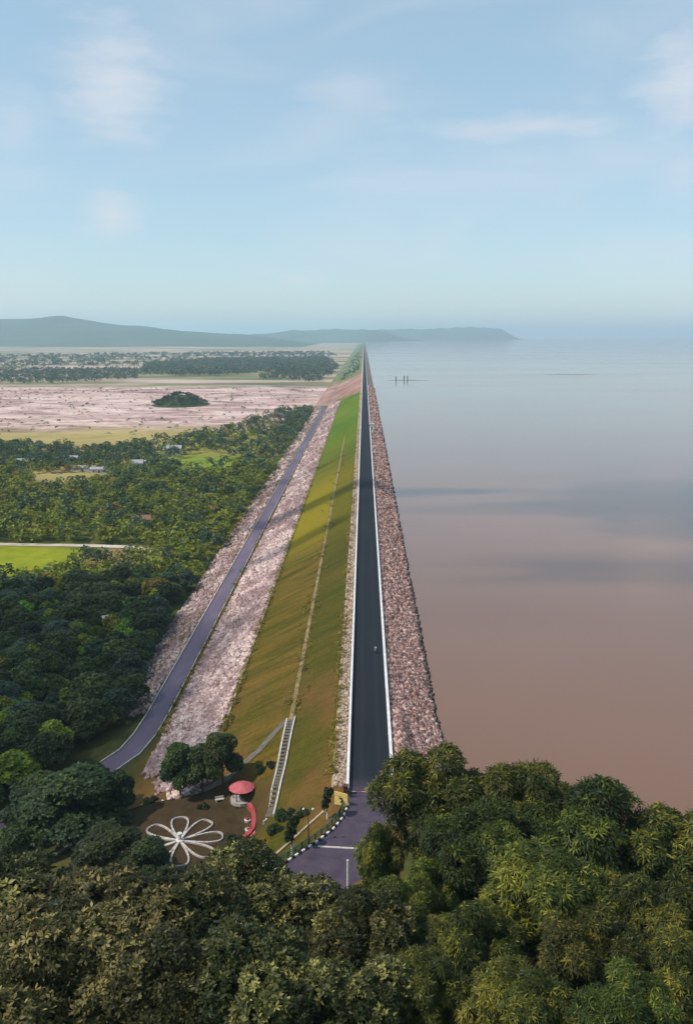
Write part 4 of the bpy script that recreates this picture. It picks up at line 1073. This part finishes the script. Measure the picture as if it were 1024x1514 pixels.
for k_ in range(4):
    if rest[k_]:
        far_wood('distant_wood', rest[k_], kinds[k_][0], kinds[k_][3] * 0.95, kinds[k_][4], 60, 1.0, 0.9, 3, ['dark green mass of the wood beyond the farm track', 'bright green mass of the wood beyond the farm track', 'scattered yellowish trees of the wood beyond the farm track', 'blue-green mass of trees round the village houses'][k_], 90 + k_)
# lone scrub on the open plain, the tree belts and the wooded hillock
def scatter(poly, n):
    P = np.array(poly); lo, hi = P.min(0), P.max(0); out = np.zeros((0, 2))
    while len(out) < n:
        q = rng.uniform(lo, hi, (n * 3, 2)); out = np.concatenate([out, q[in_poly(q[:, 0], q[:, 1], poly)]])
    return out[:n]
SCR = wpoly([(-40, 655), (-40, 575), (470, 575), (440, 600), (330, 640), (200, 655)])
far_wood('plain_scrub', scatter(SCR, 420), 'leaf_far', 3.2, 2.0, 14, 1.0, 0.9, 3, 'scattered low scrub on the pinkish plain', 101, hs=(0.5, 1.3))
BELT = wpoly([(205, 556), (215, 540), (300, 533), (400, 531), (480, 530), (492, 537), (470, 548), (330, 556)])
far_wood('tree_belt', scatter(BELT, 2300), 'leaf_far', 13, 9, 14, 4.0, 3.4, 3, 'long dark belt of trees across the far plain', 102)
BELT2 = wpoly([(-60, 570), (-60, 548), (90, 548), (210, 548), (200, 560), (100, 568)])
far_wood('tree_belt', scatter(BELT2, 900), 'leaf_far', 10, 7, 12, 3.4, 3.0, 3, 'broken belt of trees at the far left of the plain', 103)
BELT3 = wpoly([(380, 562), (420, 546), (500, 540), (492, 553), (470, 566)])
far_wood('tree_belt', scatter(BELT3, 420), 'leaf_far', 10, 7, 12, 3.4, 3.0, 3, 'loose trees beside the far end of the dyke', 104)
BELT4 = wpoly([(-60, 545), (-60, 527), (480, 521), (500, 528), (300, 530), (200, 543)])
far_wood('tree_belt', scatter(BELT4, 900), 'leaf_far', 12, 9, 9, 5, 4.4, 3, 'sparse trees spread over the far pale plain', 105)
hc = at_z(268, 598, -27)
n = 25; xs = np.linspace(-1, 1, n); X, Y = np.meshgrid(xs, xs); rr = np.sqrt(X ** 2 + Y ** 2)
Z = np.maximum(0, np.cos(np.minimum(rr, 1) * math.pi) * 0.5 + 0.5) * 15 - 0.4
V = np.stack([hc.x + X * 46, hc.y + Y * 60, -27 + Z], -1).reshape(-1, 3); i = (np.arange(n - 1)[:, None] * n + np.arange(n - 1)[None]).ravel()
tag(mesh_np('hillock', V, np.stack([i, i + 1, i + n + 1, i + n], -1), M['hill_forest'], None, None, True), kind='structure')
hp = []
while len(hp) < 170:
    a, b = rng.uniform(-1, 1, 2)
    if a * a + b * b < 0.8: hp.append((hc.x + a * 44, hc.y + b * 58))
far_wood('hillock_wood', hp, 'leaf_deep', 5, 4, 20, 1.6, 1.4, 3, 'dark trees covering the small hillock on the pinkish plain', 106,
         lambda x_, y_: -27.4 + 15 * (math.cos(min(math.hypot((x_ - hc.x) / 46, (y_ - hc.y) / 60), 1) * math.pi) * 0.5 + 0.5))
DS = [(float(rng.uniform(-48, -10)), float(y_)) for y_ in along(260, 1850, 9000)]
far_wood('dyke_scrub', DS, 'leaf_far', 3.2, 3, 10, 1.6, 1.5, 3, 'low scrub on the far part of the dyke slope', 107, lambda x_, y_: float(prof(x_)))

# weeds and shrubs that break the clean edges
WD = [(float(rng.normal(-31.6, 0.5)), float(y_)) for y_ in along(420, 172, 1100)] + [(float(rng.normal(-49.3, 0.8)), float(y_)) for y_ in along(520, 190, 1100)] \
   + [(float(rng.uniform(-68, -57.5)), float(y_)) for y_ in along(260, 200, 1000)] + [(float(rng.uniform(-49, -32)), float(y_)) for y_ in along(110, 172, 900)] \
   + [(float(rng.normal(-5.2, 0.25)), float(y_)) for y_ in along(260, 135, 900)] + [(float(rng.normal(-15.3, 1.3)), float(y_)) for y_ in along(160, 170, 700)]
far_wood('weeds', WD, 'leaf_yellow', 0.75, 0.55, 12, 0.45, 0.2, 3, 'dry weeds along the edges of rock, grass and roads', 111, ground_z, (0.5, 1.6))
shr = tree_proto('garden_shrub', 121, 2.2, 1.9, 16, 800, 0.36, 0.16, 6, 0.15, 'leaf_deep', 0.06, rough=True, zmin=-0.9, keep_in=0.4)
for (u, v, zb, hh, lab) in ((345, 1243, -13.5, 2.6, 'dark shrub left of the near end of the red terrace'), (338, 1255, -13.3, 2.0, 'dark shrub below the right petals of the flower bed'),
                            (422, 1212, -4.5, 2.6, 'dark shrub at the foot of the white-edged steps'), (408, 1232, -4.5, 2.2, 'dark shrub between the steps and the road bend'),
                            (448, 1207, -2.5, 1.8, 'dark shrub on the grass left of the lamp post'), (300, 1196, -14.2, 1.6, 'low dark shrub on the lawn left of the stone bench'),
                            (385, 1148, -10.5, 2.0, 'dark shrub on the path above the red-roofed shelter'), (402, 1140, -9, 1.7, 'dark shrub highest up the path above the shelter'),
                            (222, 1190, -17.5, 2.2, 'dark shrub beside the pale rock patch')):
    p = at_z(u, v, zb); plant(shr, p.x, p.y, ground_z(p.x, p.y) - 0.28 * hh, hh * 0.85, lab, 'shrub', 'shrubs in and round the garden')

# ------------------------------------------------------------------ haze
mb = MB(); mb.box((0, 13000, 155), (66000, 40000, 371)); t = bpy.data.materials.new('haze'); t.use_nodes = True
nt = t.node_tree; nt.nodes.clear(); ho = nt.nodes.new('ShaderNodeOutputMaterial'); hv = nt.nodes.new('ShaderNodeVolumePrincipled')
hv.inputs['Density'].default_value = HAZE_DENSITY; hv.inputs['Color'].default_value = HAZE_COLOR; hv.inputs['Anisotropy'].default_value = 0.1
nt.links.new(hv.outputs[0], ho.inputs['Volume'])
o = mb.build('haze', t); tag(o, kind='stuff')

# ------------------------------------------------------------------ low drifting clouds beside the view; their shadows lie across dyke, wood and water
t = bpy.data.materials.new('cloud_vapour'); t.use_nodes = True; nt = t.node_tree; nt.nodes.clear()
ho = nt.nodes.new('ShaderNodeOutputMaterial'); hv = nt.nodes.new('ShaderNodeVolumePrincipled')
hv.inputs['Density'].default_value = 0.028; hv.inputs['Color'].default_value = (0.98, 0.98, 0.98, 1); hv.inputs['Anisotropy'].default_value = 0.4
nt.links.new(hv.outputs[0], ho.inputs['Volume'])
from mathutils import noise as mnoise
def cloud(sx, sy, rx, ry, rz_, alt, seed, turn=0.0):
    k_ = (alt + 15) / SUN_DIR.z; c0 = Vector((sx + SUN_DIR.x * k_, sy + SUN_DIR.y * k_, alt))
    bm = bmesh.new(); bmesh.ops.create_icosphere(bm, subdivisions=4, radius=1.0)
    for v_ in bm.verts:
        d_ = v_.co.normalized(); f_ = 1 + 0.55 * mnoise.fractal(d_ * 1.9 + Vector((seed * 7.3, 0, 0)), 1.0, 2.0, 4)
        p_ = Vector((d_.x * rx * f_, d_.y * ry * f_, d_.z * rz_ * f_ * (0.5 if d_.z < 0 else 1)))
        v_.co = Matrix.Rotation(turn, 3, 'Z') @ p_
    me = bpy.data.meshes.new('cloud'); bm.to_mesh(me); bm.free(); me.materials.append(t)
    o_ = bpy.data.objects.new('cloud', me); o_.location = c0; link(o_); tag(o_, kind='structure')
for a_ in ((-128, 205, 74, 95, 34, 620, 1, 0.0), (-5, 430, 75, 13, 34, 640, 3, 0.1), (-30, 350, 36, 9, 26, 650, 4, 0.25),
           (250, 405, 190, 66, 30, 700, 5, 0.06), (190, 285, 150, 24, 22, 680, 6, -0.05), (-60, 560, 60, 10, 14, 660, 7, 0.15)):
    cloud(*a_)
